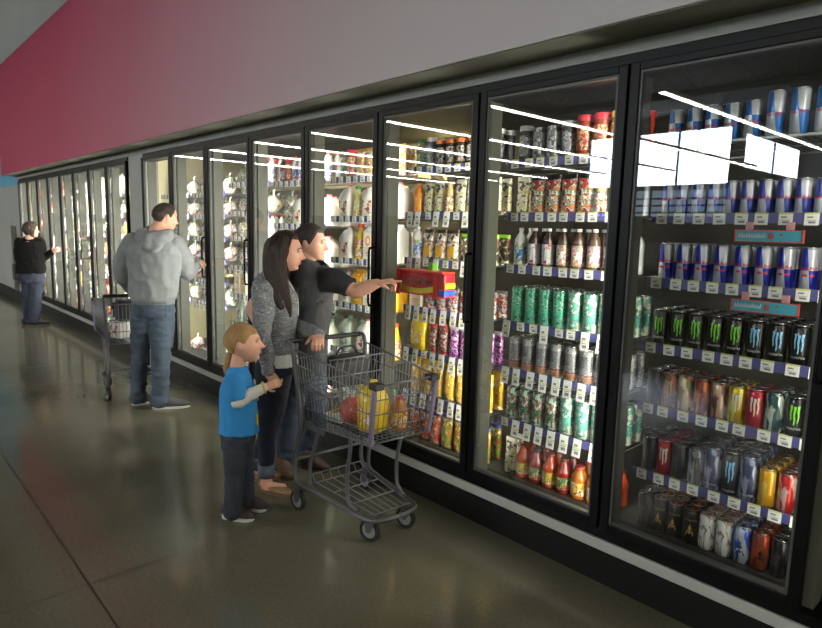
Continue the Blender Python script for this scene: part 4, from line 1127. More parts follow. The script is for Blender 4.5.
def long_line(d, p):
    f_ = .34 if d.y > .45 else (.34-(.45-d.y)*2.2)
    return p.z-f_
hair_cap('hair_crown', MF, HAIRW, P, long_line, .05, .006, 3)
bm = bmesh.new(); up_ = Vector((0, 0, 1))
Ht = lambda x, y, z: MF @ Vector((x, y, z))
# back fall
trunk(bm, [Ht(0, -.12, .36), Ht(0, -.30, .1), Ht(0, -.34, -.25), A(271, 287, -.03), A(270, 300, -.05), A(272, 312, -.06)], [.05, .078, .082, .085, .07, .035], [.03, .045, .04, .038, .03, .018], lat)
# near side locks falling over the shoulder to the chest
limb(bm, [Ht(.25, .02, .32), Ht(.355, .0, .02), Ht(.36, -.04, -.3), A(283, 287, -.115), A(287, 302, -.135), A(290, 316, -.12)], [.03, .04, .044, .036, .028, .012], [.025, .03, .032, .026, .02, .01], side=bf, sub=6)
limb(bm, [Ht(.2, -.2, .3), Ht(.36, -.18, 0), Ht(.36, -.22, -.35), A(276, 290, -.12), A(281, 304, -.135), A(287, 313, -.13)], [.03, .045, .05, .045, .035, .014], [.025, .03, .03, .028, .022, .01], side=bf, sub=6)
limb(bm, [Ht(-.25, .02, .32), Ht(-.35, .0, 0), Ht(-.35, -.04, -.35), A(286, 285, .08)], [.03, .04, .04, .02], [.025, .03, .03, .02], side=bf, sub=5)
def strands(p): return .0035*noise.noise(Vector((p.x*70, p.y*70, p.z*5)))+.003*noise.noise(Vector((p.x*150, p.y*150, p.z*8)))
fuse('hair_fall', bm, .005, HAIRW, P, 2, strands)
HEA = patch_mat('heathered grey knit', [(112, 114, 118), (140, 142, 147), (92, 94, 98), (165, 167, 171), (122, 124, 128)], 28, .95, stretch=(1, 1, 3.2))
bm = bmesh.new(); hem = A(277, 354, 0)
trunk(bm, [hem, hem+up*.05, wa+up*.02, ch, (shL+shR)/2+up*.005, nb], [.145, .15, .138, .155, .13, .07], [.118, .12, .108, .118, .09, .062], lat, dome=False)
limb(bm, [shR-lat*.02, (shR+elR)/2, elR, (elR+wrR)/2, wrR], [.068, .058, .053, .046, .036])
limb(bm, [shL+lat*.02, (shL+elL)/2, elL, (elL+wrL)/2, wrL], [.068, .058, .053, .046, .036])
limb(bm, [nb-bf*.05+up*.01, nb-bf*.1-up*.04, nb-bf*.08-up*.1], [.08, .085, .03], [.04, .04, .02], side=lat)
fuse('hooded_jacket', bm, .007, HEA, P, 2, folds(.007, 11, 12, 7))
bm = bmesh.new(); sweep(bm, [hem-up*.055, hem+up*.03], [.160, .146], [.122, .115], side=lat, n=26, dome=False); fuse('white_shirt', bm, .007, mat('white tee', (212, 212, 208), .85), P, 1, folds(.003, 20, 6, 3))
bm = bmesh.new()
for s, o_ in ((1, 0), (-1, .012)):
    q = [nb+bf*.062+lat*.02*s-up*.02, ch+bf*.116+lat*.018*s+up*.01, ch+bf*.118+lat*.02*s-up*.09-up*o_]
    sweep(bm, spline(q, 4), .0035, n=6)
mk('drawstring', bm, mat('white cord', (205, 205, 200), .7), P)
bm = bmesh.new(); sweep(bm, spline([ch+bf*.121+up*.06, ch+bf*.123-up*.02, wa+bf*.115, hem+bf*.124], 4), .005, n=6); mk('zip', bm, mat('dark zip', (50, 52, 54), .4, .5), P)
bm = bmesh.new()
trunk(bm, [pel-up*.06, pel, hem], [.14, .15, .138], [.10, .105, .10], lat, dome=False)
cR = aR+up*.03; cL = aL+up*.03
limb(bm, [hR+up*.04, (hR+kR)/2, kR, (kR+cR)/2, cR], [.088, .074, .056, .050, .042], sub=4)
limb(bm, [hL+up*.04, (hL+kL)/2, kL, (kL+cL)/2, cL], [.088, .074, .056, .050, .042], sub=4)
fuse('jeans', bm, .007, J2, P, 2, folds(.005, 10, 20, 9))
CUFF = denim('turned up denim', (86, 98, 114))
for c, dr in ((cR, aR), (cL, aL)):
    bm = bmesh.new(); d_ = (dr-c).normalized(); sweep(bm, [c-d_*.035, c+d_*.045], .050, .048, n=20, dome=False); mk('jeans_cuff', bm, CUFF, P, smooth=True)
TAN = mat('tan suede', (150, 120, 88), .8)
shoe(P, gp(262, 489), gp(291, 497), TAN, mat('tan sole', (120, 96, 70), .7), .085, .045, low=True, name='flat_shoe')
hl = aL.copy(); hl.z = 0; shoe(P, hl-bf*.05, hl+bf*.17, TAN, MATS['tan sole'], .085, .045, low=True, name='flat_shoe')
L0(P)

# ------------------------------------------------ boy in the blue shirt
V = View(-1.63, -.91); A = V.at
P = empty('person', V.O, label='small boy in a bright blue shirt and jeans standing beside the woman', cat='person')
lat = V.dirn(-78); bf = V.dirn(8)
MF = head_frame(A(242, 343, 0), .212, V.dirn(-6, .04))
nb = A(237.5, 367, 0); ch = A(237.5, 386, 0); pel = A(238, 436, 0)
shR, elR, wrR = A(233, 379, -.085), A(238, 402, -.115), A(262, 388, -.075)
shL, elL, wrL = A(243, 379, .085), A(241, 402, .12), A(244, 424, .14)
haR = A(275, 384, -.075)
bm = bmesh.new(); add_head(bm, MF)
limb(bm, [nb-up*.03, nb+up*.01, MF @ Vector((0, -.06, -.28))], [.045, .038, .04])
trunk(bm, [pel, ch, nb-up*.03], [.08, .085, .045], [.06, .065, .04], lat)
limb(bm, [shR, elR, wrR], [.026, .024, .019]); limb(bm, [shL, elL, wrL], [.026, .024, .019])
hR, kR, aR = A(236, 445, -.045), A(234.5, 478, -.05), A(233, 507, -.06)
hL, kL, aL = A(242, 445, .045), A(245, 474, .05), A(247, 500, .06)
limb(bm, [hR, kR, aR], [.05, .035, .025]); limb(bm, [hL, kL, aL], [.05, .035, .025])
add_hand(bm, wrR+(haR-wrR)*.15, haR-wrR, V.dirn(95), .115, -1, curl=(.4, .45, .5, .5), thumb=.6)
add_hand(bm, wrL, Vector((0, 0, -1)), V.dirn(-90), .115, 1, curl=.3, thumb=.6)
fuse('body', bm, .004, SKIN, P, 2)
face_bits(MF, P, iris=(80, 90, 100), brow=(140, 105, 70), hb=.7)
HAIRB = mat('sandy hair', (168, 132, 84), .65, bump=.6, bscale=140, aniso=(1, 1, .5), var=.22, vscale=30)
boy_line = crop_line(.22, .02, -.26)
hair_cap('hair', MF, HAIRB, P, boy_line, .022, .012, 5, crown=1.1)
bm = bmesh.new(); limb(bm, [MF @ Vector((0, -.30, -.22)), A(228.5, 361, .03), A(226.5, 368, .03), A(226, 374, .03)], [.014, .020, .019, .008]); mk('ponytail', bm, HAIRB, P, smooth=True)
BLU = mat('bright blue cotton', (44, 138, 205), .85, bump=.15, bscale=200, var=.05, vscale=10)
bm = bmesh.new(); hem = A(239, 431, 0)
trunk(bm, [hem, hem+up*.06, ch-up*.03, (shL+shR)/2-up*.002, nb+up*.006], [.118, .115, .112, .092, .048], [.108, .10, .094, .07, .044], lat, dome=False)
for s_, e_ in ((shR, elR), (shL, elL)):
    limb(bm, [s_+(nb-s_)*.25, s_+(e_-s_)*.45, s_+(e_-s_)*.92], [.052, .050, .050], dome=False)
fuse('tee_shirt', bm, .005, BLU, P, 2, folds(.004, 16, 12, 11))
WS = mat('white sleeve jersey', (214, 212, 206), .85)
bm = bmesh.new(); limb(bm, [shR+(elR-shR)*.5, elR], [.036, .037]); limb(bm, [elR, (elR+wrR)/2, wrR+(haR-wrR)*.1], [.037, .033, .027])
limb(bm, [shL+(elL-shL)*.5, elL, (elL+wrL)/2, wrL], [.036, .038, .034, .027])
fuse('long_sleeves', bm, .0045, WS, P, 2, folds(.003, 30, 30, 2))
# animal print on the shirt front
bm = bmesh.new(); fc = ch+bf*.094
for (u, v_, r_, rr) in ((-.03, -.02, .03, .034), (.0, .012, .022, .022), (-.055, -.055, .02, .035)):
    c = fc+lat*(-u)+up*v_-bf*.008; ball(bm, c, (rr, .010, r_), rot=Matrix((lat, bf, up)).transposed(), n=7)
mk('grey_shirt_print', bm, mat('grey print', (150, 165, 160), .8), P)
bm = bmesh.new(); c = A(256.5, 421, -.05); ball(bm, c, (.014, .008, .03), n=7); ball(bm, c+up*.03, (.014, .008, .014), n=6); mk('yellow_shirt_print', bm, mat('yellow print', (235, 195, 50), .7), P)
bm = bmesh.new(); d_ = (haR-wrR).normalized(); c = wrR+(haR-wrR)*.14
a_ = d_.orthogonal().normalized(); b_ = d_.cross(a_)
sweep(bm, [c+(a_*math.cos(2*PI*i/14)+b_*math.sin(2*PI*i/14))*.031 for i in range(14)], .005, n=6, closed=True); mk('wrist_band', bm, MATS['yellow print'], P)
bm = bmesh.new()
trunk(bm, [pel-up*.07, pel-up*.0, hem+up*.01], [.095, .105, .10], [.085, .092, .088], lat, dome=False)
limb(bm, [hR+up*.02, (hR+kR)/2, kR, (kR+aR)/2, aR, aR-up*.025], [.066, .062, .052, .048, .047, .052], sub=4)
limb(bm, [hL+up*.02, (hL+kL)/2, kL, (kL+aL)/2, aL, aL-up*.025], [.064, .058, .050, .046, .045, .050], sub=4)
fuse('jeans', bm, .006, J4, P, 2, folds(.005, 12, 22, 13))
KS = mat('dark sneaker', (58, 48, 52), .7); RS = mat('red lace', (190, 60, 55), .6)
shoe(P, gp(224, 516), gp(253, 521), KS, SW, .08, .062, lace=RS, name='sneaker')
shoe(P, gp(246, 508), gp(266, 511), KS, SW, .075, .06, lace=RS, name='sneaker')
L0(P)

# ------------------------------------------------ man in the dark polo shirt
V = View(-2.0, -.31); A = V.at
P = empty('person', V.O, label='man in a charcoal polo shirt pointing at the red pack behind the cart', cat='person')
lat = V.dirn(-48); bf = V.dirn(42*-1+16)
lat = V.dirn(-112); bf = V.dirn(-22)    # chest turned a little to the camera, lat = his right
MF = head_frame(A(309.5, 243, 0), .232, V.dirn(-14, -.08))
nb = A(310, 270, 0); ch = A(311, 293, 0); pel = A(305, 372, 0); wa = A(307, 340, 0)
shL, elL, wrL = V.aty(333, 279, -.27), V.aty(356, 291, -.20), V.aty(377, 283.5, -.14)
shR, elR, wrR = A(284, 284, -.02), A(253, 307, .02), A(262, 330, .0)
hx = Vector((-1.395, -.105, 1.285))
bm = bmesh.new(); add_head(bm, MF)
limb(bm, [nb-up*.04, nb+up*.03, MF @ Vector((0, -.05, -.28))], [.068, .06, .058])
trunk(bm, [pel, wa, ch, nb-up*.04], [.13, .12, .14, .07], [.09, .09, .10, .06], lat)
limb(bm, [shL, (shL+elL)/2, elL, (elL+wrL)/2, wrL], [.05, .048, .043, .042, .029])
limb(bm, [shR, (shR+elR)/2, elR, wrR], [.05, .048, .042, .03])
hR, kR, aR = A(294, 385, -.05), A(287, 430, -.05), A(286, 460, -.05)
hL, kL, aL = A(312, 385, .06), A(316, 425, .08), A(307, 452, .10)
limb(bm, [hR, kR, aR], [.08, .055, .04]); limb(bm, [hL, kL, aL], [.08, .055, .04])
tip = A(397.5, 279, .04)
add_hand(bm, wrL, (V.aty(392, 280.5, -.095)-wrL), Vector((0, 0, -1))+V.F*.25, .18, -1, curl=(.05, 1.0, 1.1, 1.15), thumb=.9)
add_hand(bm, wrR, V.dirn(0), V.dirn(90), .18, 1, curl=.3)
fuse('body', bm, .0045, SKIN2, P, 2)
face_bits(MF, P, brow=(40, 30, 24))
HAIR4 = mat('near black short hair', (36, 28, 24), .65, bump=.6, bscale=160, aniso=(1, 1, .4), var=.3, vscale=40)
hair_cap('hair', MF, HAIR4, P, short_line, .04, .010, 9, crown=1.1)
POL = mat('charcoal pique', (38, 40, 44), .85, bump=.3, bscale=300, var=.08, vscale=15)
bm = bmesh.new(); hem = A(306, 372, 0)
trunk(bm, [hem, wa, ch, (shL+shR)/2, nb], [.175, .175, .195, .165, .085], [.128, .128, .135, .105, .075], lat, dome=False)
limb(bm, [shL+(nb-shL)*.5-up*.03, shL+(nb-shL)*.05-up*.012, shL+(elL-shL)*.4, shL+(elL-shL)*.78], [.085, .078, .066, .062], dome=False)
limb(bm, [shR+(nb-shR)*.2, shR+(elR-shR)*.4, shR+(elR-shR)*.7], [.082, .076, .072], dome=False)
fuse('polo_shirt', bm, .007, POL, P, 2, folds(.007, 10, 9, 15))
bm = bmesh.new()
c = nb+up*.012; sweep(bm, spline([c+bf*.078+lat*.02-up*.03, c+bf*.05+lat*.07, c-bf*.05+lat*.06+up*.02, c-bf*.07+up*.025, c-bf*.05-lat*.06+up*.02, c+bf*.05-lat*.07, c+bf*.078-lat*.02-up*.03], 4), .012, .026, side=None, n=8); mk('collar', bm, mat('charcoal rib', (42, 44, 48), .9), P, smooth=True)
bm = bmesh.new()
for k in range(3): ball(bm, ch+bf*.137+up*(.03-k*.045), (.006, .006, .006), n=5)
mk('shirt_button', bm, mat('grey button', (110, 112, 116), .4), P)
bm = bmesh.new()
trunk(bm, [pel-up*.10, pel-up*.03, hem], [.16, .17, .165], [.115, .12, .12], lat, dome=False)
limb(bm, [hR+up*.03, (hR+kR)/2, kR, (kR+aR)/2, aR, aR-up*.03], [.10, .088, .072, .066, .064, .068], sub=4)
limb(bm, [hL+up*.03, (hL+kL)/2, kL, (kL+aL)/2, aL, aL-up*.03], [.10, .09, .072, .066, .064, .068], sub=4)
fuse('jeans', bm, .008, J3, P, 2, folds(.008, 8, 16, 17))
BRN = mat('brown leather', (84, 58, 40), .6); BS = mat('brown sole', (60, 44, 34), .7)
shoe(P, gp(277, 472)+V.F*.03, gp(291, 481), BRN, BS, .1, .10, name='leather_boot')
shoe(P, gp(303, 466), gp(328, 472), mat('dark brown leather', (62, 44, 38), .6), BS, .1, .09, name='leather_boot')
L0(P)

# ------------------------------------------------ woman in black by the far bank
V = View(-9.37, -.38); A = V.at
P = empty('person', V.O, label='woman in a black jacket and jeans standing at the far coolers', cat='person')
lat = V.dirn(-15); bf = V.dirn(75)
MF = head_frame(A(31, 230, 0), .215, V.dirn(20, -.05))
nb = A(29.5, 239, 0); ch = A(30, 248, 0); pel = A(32, 277, 0)
shR, elR, haR = A(39.5, 242, 0), A(43.5, 256, .02), Vector((-9.12, -.10, 1.135))
shL, elL, haL = A(20.5, 242, .05), A(19, 256, .10), A(24, 266, .15)
wrR = haR+(elR-haR).normalized()*.1
bm = bmesh.new(); add_head(bm, MF)
limb(bm, [nb-up*.03, MF @ Vector((0, -.06, -.28))], [.055, .05])
trunk(bm, [pel, ch, nb], [.12, .12, .06], [.1, .1, .05], lat)
limb(bm, [shR, elR, wrR], [.04, .035, .025]); limb(bm, [shL, elL, haL], [.04, .035, .025])
hL, kL, aL = A(29, 282, .03), A(28.5, 300, .05), A(29, 318, .06); hR, kR, aR = A(36, 282, -.03), A(35, 301, -.04), A(34, 320, -.04)
limb(bm, [hL, kL, aL], [.07, .05, .04]); limb(bm, [hR, kR, aR], [.07, .05, .04])
add_hand(bm, wrR, haR-wrR, V.dirn(60), .17, 1, curl=.6)
fuse('body', bm, .006, SKIN, P, 2)
face_bits(MF, P)
def bob_line(d, p): return p.z-(.28 if d.y > .4 else (.28-(.4-d.y)*1.5))
hair_cap('hair', MF, mat('curly brown hair', (58, 44, 34), .7, bump=.8, bscale=60, var=.3, vscale=30), P, bob_line, .12, .05, 12, crown=1.0)
bm = bmesh.new(); hem = A(31.5, 273, 0)
trunk(bm, [hem, ch-up*.1, ch, (shL+shR)/2, nb+up*.02], [.20, .20, .20, .17, .07], [.165, .16, .155, .12, .07], lat, dome=False)
limb(bm, [shR, elR, wrR], [.078, .065, .05]); limb(bm, [shL, elL, haL], [.078, .068, .055])
fuse('black_jacket', bm, .01, mat('black jacket cloth', (9, 9, 10), .9, spec=.2), P, 2, folds(.010, 9, 9, 21))
bm = bmesh.new()
trunk(bm, [pel-up*.08, hem+up*.02], [.18, .17], [.15, .145], lat, dome=False)
limb(bm, [hL, kL, aL, aL-up*.03], [.105, .085, .075, .078]); limb(bm, [hR, kR, aR, aR-up*.03], [.105, .085, .075, .078])
fuse('jeans', bm, .01, mat('navy denim', (36, 42, 58), .85, var=.2), P, 2, folds(.008, 9, 14, 22))
BKS = mat('black shoe', (22, 22, 22), .6)
shoe(P, aL-V.R*.08, aL+V.R*.17, BKS, BKS, .09, .07); shoe(P, aR-V.R*.08, aR+V.R*.20-V.F*.03, BKS, BKS, .09, .07)
L0(P)
# her handbag hangs at her far side
bg = empty('handbag', A(17.5, 280, .10), label='black handbag hanging behind the woman at the far coolers', cat='handbag')
bm = bmesh.new(); box(bm, -.10, .10, -.045, .045, 0, .24, bev=.02); mk('bag_body', bm, mat('black leather', (18, 18, 19), .5), bg)
sb = A(21, 241, .05)-bg.location
bm = bmesh.new(); sweep(bm, spline([(-.05, 0, .22), sb+Vector((-.02, 0, .03)), sb+Vector((.03, 0, .055)), (.07, .02, .22)], 5), .006, n=6); mk('shoulder_strap', bm, MATS['black leather'], bg)
bg.location.z -= .0

# ================================================================== CARTS
CW = mat('cart wire steel', (120, 122, 126), .4, .5); CT = mat('cart tube steel', (96, 98, 100), .4, .45)
BP = mat('black cart plastic', (20, 20, 20), .5); LIL = mat('lilac cart plastic', (128, 116, 140), .5)
RUB = mat('black caster rubber', (28, 28, 28), .7); GRW = mat('pale grey wheel', (140, 140, 142), .5)
def make_cart(label):
    """origin on the floor below the rear axle centre, +x is the front"""
    t = empty('shopping_cart', (0, 0, 0), label=label, cat='shopping cart')
    # basket corners: rear/front, left(+y)/right(-y), bottom/top
    RB, RT, FB, FT = (.0, .205, .50), (-.05, .232, .91), (.60, .180, .545), (.645, .192, .845)
    def P3(c, s): return Vector((c[0], s*c[1], c[2]))
    def lerp(a, b, u): return a+(b-a)*u
    for s, nm in ((-1, 'side_panel'), (1, 'side_panel')):
        bm = bmesh.new()
        b0, b1, t0, t1 = P3(RB, s), P3(FB, s), P3(RT, s), P3(FT, s)
        for v, rr in ((0, .0045), (.22, .003), (.50, .003), (.80, .003), (1, .0055)):
            cyl(bm, lerp(b0, t0, v), lerp(b1, t1, v), rr, n=6)
        for i in range(25):
            u = i/24; cyl(bm, lerp(b0, b1, u), lerp(t0, t1, u), .0021, n=5)
        mk(nm, bm, CW, t)
    bm = bmesh.new(); b0, b1, t0, t1 = P3(FB, -1), P3(FB, 1), P3(FT, -1), P3(FT, 1)
    for v in (0, .25, .5, .75, 1): cyl(bm, lerp(b0, t0, v), lerp(b1, t1, v), .0045 if v in (0, 1) else .003, n=6)
    for i in range(13): cyl(bm, lerp(b0, b1, i/12), lerp(t0, t1, i/12), .0022, n=5)
    mk('front_panel', bm, CW, t)
    bm = bmesh.new(); a0, a1, c0, c1 = P3(RB, -1), P3(RB, 1), P3(FB, -1), P3(FB, 1)
    for i in range(13): cyl(bm, lerp(a0, a1, i/12), lerp(c0, c1, i/12), .0024, n=5)
    for i in range(14): cyl(bm, lerp(a0, c0, i/13), lerp(a1, c1, i/13), .0024, n=5)
    mk('basket_floor', bm, CW, t)
    bm = bmesh.new(); b0, b1, t0, t1 = P3(RB, -.96), P3(RB, .96), P3(RT, -.96)-Vector((0, 0, .04)), P3(RT, .96)-Vector((0, 0, .04))
    for v in (0, .3, .6, .97): cyl(bm, lerp(b0, t0, v), lerp(b1, t1, v), .004, n=6)
    for i in range(15): cyl(bm, lerp(b0, b1, i/14), lerp(t0, t1, i/14), .0022, n=5)
    mk('rear_gate', bm, CW, t)
    # child seat
    bm = bmesh.new()
    q = [Vector((.0, y, z)) for y, z in ((-.19, .76), (.19, .76))]
    sx = .17
    for i in range(9):
        y = -.17+.34*i/8; sweep(bm, [(-.02, y, .70), (sx, y, .69), (sx+.05, y, .89)], .0025, n=5, dome=False)
    for p, p2 in (((-.02, .70), 0), ((sx, .69), 0), ((sx+.025, .79), 0), ((sx+.05, .89), 0)):
        cyl(bm, (p[0], -.18, p[1]), (p[0], .18, p[1]), .0035, n=6)
    mk('child_seat', bm, CW, t)
    bm = bmesh.new(); box(bm, sx-.01, sx+.005, -.12, .12, .72, .86, bev=.004); mk('seat_flap', bm, BP, t)
    # handle
    bm = bmesh.new(); sweep(bm, [(-.11, -.245, .945), (-.11, .245, .945)], .014, n=12); mk('handle_grip', bm, BP, t)
    bm = bmesh.new()
    for s in (-1, 1):
        sweep(bm, spline([(-.11, s*.25, .945), (-.085, s*.248, .945), (-.055, s*.243, .92), (-.04, s*.236, .82), (-.005, s*.222, .52), (-.02, s*.225, .42), (-.055, s*.228, .28), (-.05, s*.228, .175), (.02, s*.222, .15), (.20, s*.195, .142), (.42, s*.17, .133), (.545, s*.15, .13), (.59, s*.09, .13), (.60, 0, .13)], 5), .0125, n=10, dome=False)
        sweep(bm, spline([(.13, s*.19, .505), (.125, s*.19, .46), (.07, s*.198, .30), (.06, s*.20, .19), (.09, s*.205, .155), (.15, s*.203, .15)], 5), .0105, n=9)
        sweep(bm, spline([(.40, s*.165, .53), (.40, s*.165, .46), (.375, s*.163, .33), (.375, s*.163, .21), (.40, s*.163, .165), (.45, s*.15, .15)], 5), .0105, n=9)
    cyl(bm, (-.055, -.228, .28), (-.055, .228, .28), .010, n=8)
    mk('chassis_tube', bm, CT, t)
    for s in (-1, 1): mk('support_bracket', B(.0, .20, s*.20-.004, s*.20+.004, .482, .515), CT, t)
    bm = bmesh.new()
    for i in range(7):
        u = i/6*2-1; sweep(bm, [(.03, u*.165, .205), (.06, u*.165, .17), (.555, u*.115, .152)], .003, n=5)
    cyl(bm, (.03, -.165, .205), (.03, .165, .205), .004, n=6)
    for x in (.06, .22, .39, .555):
        w_ = .165-.05*((x-.06)/.495); cyl(bm, (x, -w_, .165-.02*x), (x, w_, .165-.02*x), .0035, n=6)
    mk('lower_rack', bm, CW, t)
    for s in (-1, 1):
        c = P3(FT, s); bm = bmesh.new(); box(bm, c.x-.045, c.x+.012, min(c.y-s*.045, c.y+s*.012), max(c.y-s*.045, c.y+s*.012), c.z-.022, c.z+.010, bev=.005); mk('corner_bumper', bm, BP, t)
        bm = bmesh.new(); sweep(bm, [P3(FB, s*1.02), P3(FT, s*1.02)-Vector((.005, 0, .03))], .014, .011, side=(0, 1, 0), n=10); mk('corner_post', bm, LIL, t)
    for (x, y, a) in ((-.01, -.232, .15), (-.01, .232, .1), (.515, -.118, .35), (.515, .118, .3)):
        c = empty('caster', (x, y, 0)); adopt(c, t); c.rotation_euler = (0, 0, a)
        bm = bmesh.new()
        lathe2 = [(.040, -.013), (.055, -.013), (.058, -.008), (.058, .008), (.055, .013), (.040, .013)]
        n = 22; rg = [[bm.verts.new((r_*math.cos(2*PI*i/n), yy, .058+r_*math.sin(2*PI*i/n))) for i in range(n)] for r_, yy in lathe2]
        for k in range(len(rg)):
            for i in range(n): bm.faces.new((rg[k][i], rg[k][(i+1) % n], rg[(k+1) % 6][(i+1) % n], rg[(k+1) % 6][i]))
        mk('tyre', bm, RUB, c, smooth=False)
        bm = bmesh.new(); cyl(bm, (0, -.011, .058), (0, .011, .058), .041, n=20); cyl(bm, (0, -.018, .058), (0, .018, .058), .012, n=12); mk('wheel', bm, GRW, c)
        bm = bmesh.new()
        for s in (-1, 1):
            b_ = bmesh.new(); ys = s*.019
            vs = [(-.012, .05), (.012, .05), (.035, .105), (.035, .13), (-.02, .13), (-.02, .105)]
            lo = [bm.verts.new((px_, ys-.002, pz)) for px_, pz in vs]; hi = [bm.verts.new((px_, ys+.002, pz)) for px_, pz in vs]
            bm.faces.new(lo[::-1]); bm.faces.new(hi)
            for i in range(6): bm.faces.new((lo[i], lo[(i+1) % 6], hi[(i+1) % 6], hi[i]))
            b_.free()
        box(bm, -.02, .035, -.02, .02, .126, .134); mk('fork', bm, CT, c)
    return t
cart = make_cart('grey wire shopping cart with lilac corner posts beside the woman')
cart.location = (-1.47, -.425, 0); cart.rotation_euler = (0, 0, -.045)
cart2 = copy_tree(cart); tag(cart2, 'grey wire shopping cart beside the man in grey sweatshirt', 'shopping cart')
cart2.location = (-4.37, -.575, 0); cart2.rotation_euler = (0, 0, math.radians(176))
def in_cart(c, x, y, z=0.):
    a = c.rotation_euler.z; return (c.location.x+x*math.cos(a)-y*math.sin(a), c.location.y+x*math.sin(a)+y*math.cos(a), z)
def put(key, c, x, y, z, rz, label, cat):
    o = copy_tree(PR[key][0]) if key in used else PR[key][0]; used.add(key)
    for k in ('group',):
        if k in o: del o[k]
    o.location = in_cart(c, x, y, z); o.rotation_euler = (0, 0, rz); tag(o, label, cat); return o
put('yjug', cart, .43, -.045, .552, .3, 'yellow juice jug standing in the front of the near cart', 'juice jug')
put('amber', cart, .50, .07, .556, .2, 'amber bottle at the front of the near cart', 'drink bottle')
put('orangej', cart, .33, .09, .542, .1, 'slim orange bottle beside the yellow jug in the cart', 'drink bottle')
REDN = patch_mat('red net packing', [(190, 50, 40), (215, 90, 60), (150, 35, 35), (225, 140, 100)], 60, .4)
o = bagged('produce_bag', .16, .17, REDN, WHT, 9); o.location = in_cart(cart, .25, -.05, .533); tag(o, 'red net bag of produce in the middle of the cart', 'produce bag')
o = tray('food_tray', .13, .17, .045, FOOD2, mat('white foam', (225, 225, 222))); o.location = in_cart(cart, .11, -.02, .52); o.rotation_euler = (0, 0, .2); tag(o, 'wrapped food tray lying at the rear of the near cart', 'food tray')
# black bag on the child seat
o = empty('bag', in_cart(cart, .07, .03, .703), .1, label='small black shoulder bag on the child seat of the near cart', cat='bag')
bm = bmesh.new(); box(bm, -.05, .05, -.11, .11, 0, .17, bev=.018); mk('bag_body', bm, MATS['black leather'], o)
bm = bmesh.new(); sweep(bm, spline([(0, -.08, .16), (.0, -.05, .21), (0, .05, .21), (0, .08, .16)], 4), .006, n=6); mk('bag_strap', bm, MATS['black leather'], o)
put('milk', cart2, .21, .05, .524, .3, 'white milk jug at the rear of the far cart', 'milk jug')
put('gjug', cart2, .38, -.05, .54, .2, 'pale green jug in the middle of the far cart', 'milk jug')
put('bag1', cart2, .50, .06, .555, .2, 'wrapped bag of greens in front of the far cart', 'produce bag')
o = empty('bag', in_cart(cart2, .07, .0, .703), math.radians(176), label='black box shaped bag on the child seat of the far cart', cat='bag')
bm = bmesh.new(); box(bm, -.055, .055, -.12, .12, 0, .18, bev=.012); mk('bag_body', bm, MATS['black leather'], o)

# ---- pack hanging at the smoothie door
pk = empty('snack_pack', (-1.265, .07, 1.195), .0, label='red, yellow and blue printed snack pack hanging behind the smoothie door', cat='snack pack')
bm = bmesh.new(); box(bm, -.20, .20, -.045, .045, 0, .135, bev=.012); mk('pack_body', bm, mat('red pack film', (200, 32, 40), .35), pk)
bm = bmesh.new(); n = 14
top = []; bot_ = []
for i in range(n+1):
    x = -.18+.30*i/n; zt = .042+.022*(1-math.sin(PI*i/n)); top.append(bm.verts.new((x, -.0475, zt))); bot_.append(bm.verts.new((x, -.0475, .012+.018*(1-math.sin(PI*i/n)))))
for i in range(n): bm.faces.new((bot_[i], bot_[i+1], top[i+1], top[i]))
box(bm, .202, .2035, -.04, .04, .055, .085)
mk('yellow_band', bm, mat('yellow film', (238, 215, 40), .35), pk)
bm = bmesh.new()
for i in range(9):
    x = -.15+.03*i; z = .082+.004*math.sin(i*2.3); box(bm, x-.010, x+.008, -.0478, -.0472, z-.010, z+.012); 
for i in range(11):
    x = -.16+.026*i; z = .100+.003*math.sin(i*1.7); box(bm, x-.008, x+.006, -.0478, -.0472, z, z+.005)
mk('dark_print', bm, mat('dark green film', (46, 66, 40), .4), pk)
bm = bmesh.new(); box(bm, .13, .2035, -.0482, .041, .012, .045); mk('blue_end', bm, mat('blue film', (40, 80, 180), .35), pk)
bm = bmesh.new()
for x in (-.185, .135): box(bm, x-.018, x+.018, -.053, -.047, -.006, .142, bev=.003)
box(bm, -.20, .19, -.050, .05, .136, .146, bev=.002)
mk('carry_strap', bm, mat('orange red strap', (225, 55, 35), .4), pk)
bm = bmesh.new(); box(bm, -.02, .02, .035, .078, .13, .19); mk('rail_clip', bm, mat('green clip', (110, 170, 60), .5), pk)

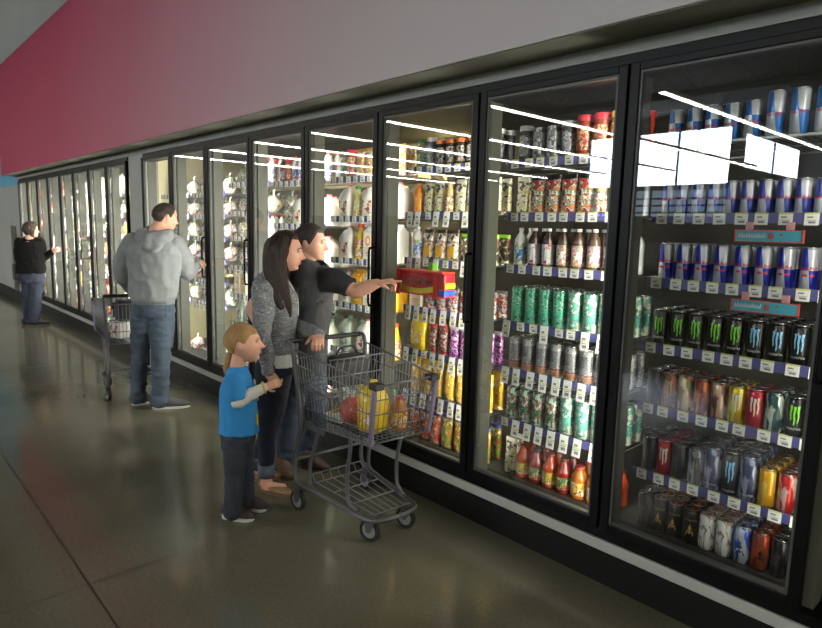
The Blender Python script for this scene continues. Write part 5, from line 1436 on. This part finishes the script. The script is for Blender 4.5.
# ---- two teal promotion strips clipped below the price rails of the energy drink shelves
TEAL = mat('teal sign card', (58, 160, 178), .5); REDB = mat('red sign edge', (205, 70, 60), .5)
for (x, z, lab) in ((.515, 1.585, 'teal strip sign with red ends clipped over the slim blue cans'), (.525, 1.315, 'teal strip sign with red ends clipped over the green claw cans')):
    s = empty('shelf_sign', (x, .145, z), label=lab, cat='shelf sign')
    mk('sign_panel', B(-.115, .115, 0, .004, -.02, .02), TEAL, s)
    bm = bmesh.new(); box(bm, -.12, -.114, -.002, .006, -.024, .024); box(bm, .114, .12, -.002, .006, -.024, .024); box(bm, -.114, .114, -.001, .005, .02, .0235); box(bm, -.114, .114, -.001, .005, -.0235, -.02); mk('sign_border', bm, REDB, s)
    bm = bmesh.new()
    for i in range(11):
        xx = -.102+.009*i; sweep(bm, [(xx-.003, -.001, -.006), (xx, -.001, .009+.002*math.sin(i*2)), (xx+.003, -.001, -.004)], .0016, n=5)
    mk('white_print', bm, WHT, s)
    bm = bmesh.new(); ball(bm, (.01, -.001, 0), (.011, .001, .012), n=6); ball(bm, (.045, -.001, .006), (.006, .001, .004), n=6); mk('red_print', bm, mat('brick print', (170, 80, 70), .5), s)
    bm = bmesh.new()
    for xx in (-.07, .07): box(bm, xx-.012, xx+.012, -.001, .014, .022, .052)
    mk('sign_clip', bm, mat('pink clip', (210, 150, 150), .5), s)

for v in PR.items():
    if v[0] not in used: 
        for ch in KIDS.get(v[1][0].name, []): bpy.data.objects.remove(ch)
        bpy.data.objects.remove(v[1][0])

# ---- fan shape put in for a dark reflection in the smoothie door
fn = empty('reflection_fan', (-2.09, 1.12, 2.08), label='round dark fan shape standing in for a reflection behind the smoothie door', cat='fan')
bm = bmesh.new()
n = 28; prof = [(.13, 0), (.175, 0), (.175, -.09), (.13, -.09)]
rg = [[bm.verts.new((r_*math.cos(2*PI*i/n), y_, r_*math.sin(2*PI*i/n))) for i in range(n)] for r_, y_ in prof]
for k in range(4):
    for i in range(n): bm.faces.new((rg[k][i], rg[k][(i+1) % n], rg[(k+1) % 4][(i+1) % n], rg[(k+1) % 4][i]))
mk('reflection_ring', bm, TOPD, fn)
bm = bmesh.new(); cyl(bm, (0, -.07, 0), (0, .12, 0), .04, n=14); mk('reflection_hub', bm, TOPD, fn)
for k in range(4):
    a_ = k*PI/2+.4; c_, s_ = math.cos(a_), math.sin(a_); bm = bmesh.new()
    vs = [(.03, -.05, -.02), (.125, -.06, -.05), (.125, -.02, .05), (.03, -.03, .02)]
    lo = [bm.verts.new((x*c_-z*s_, y, x*s_+z*c_)) for x, y, z in vs]; hi = [bm.verts.new((x*c_-z*s_, y+.004, x*s_+z*c_)) for x, y, z in vs]
    bm.faces.new(lo); bm.faces.new(hi[::-1])
    for i in range(4): bm.faces.new((lo[i], hi[i], hi[(i+1) % 4], lo[(i+1) % 4]))
    mk('reflection_blade', bm, TOPD, fn)
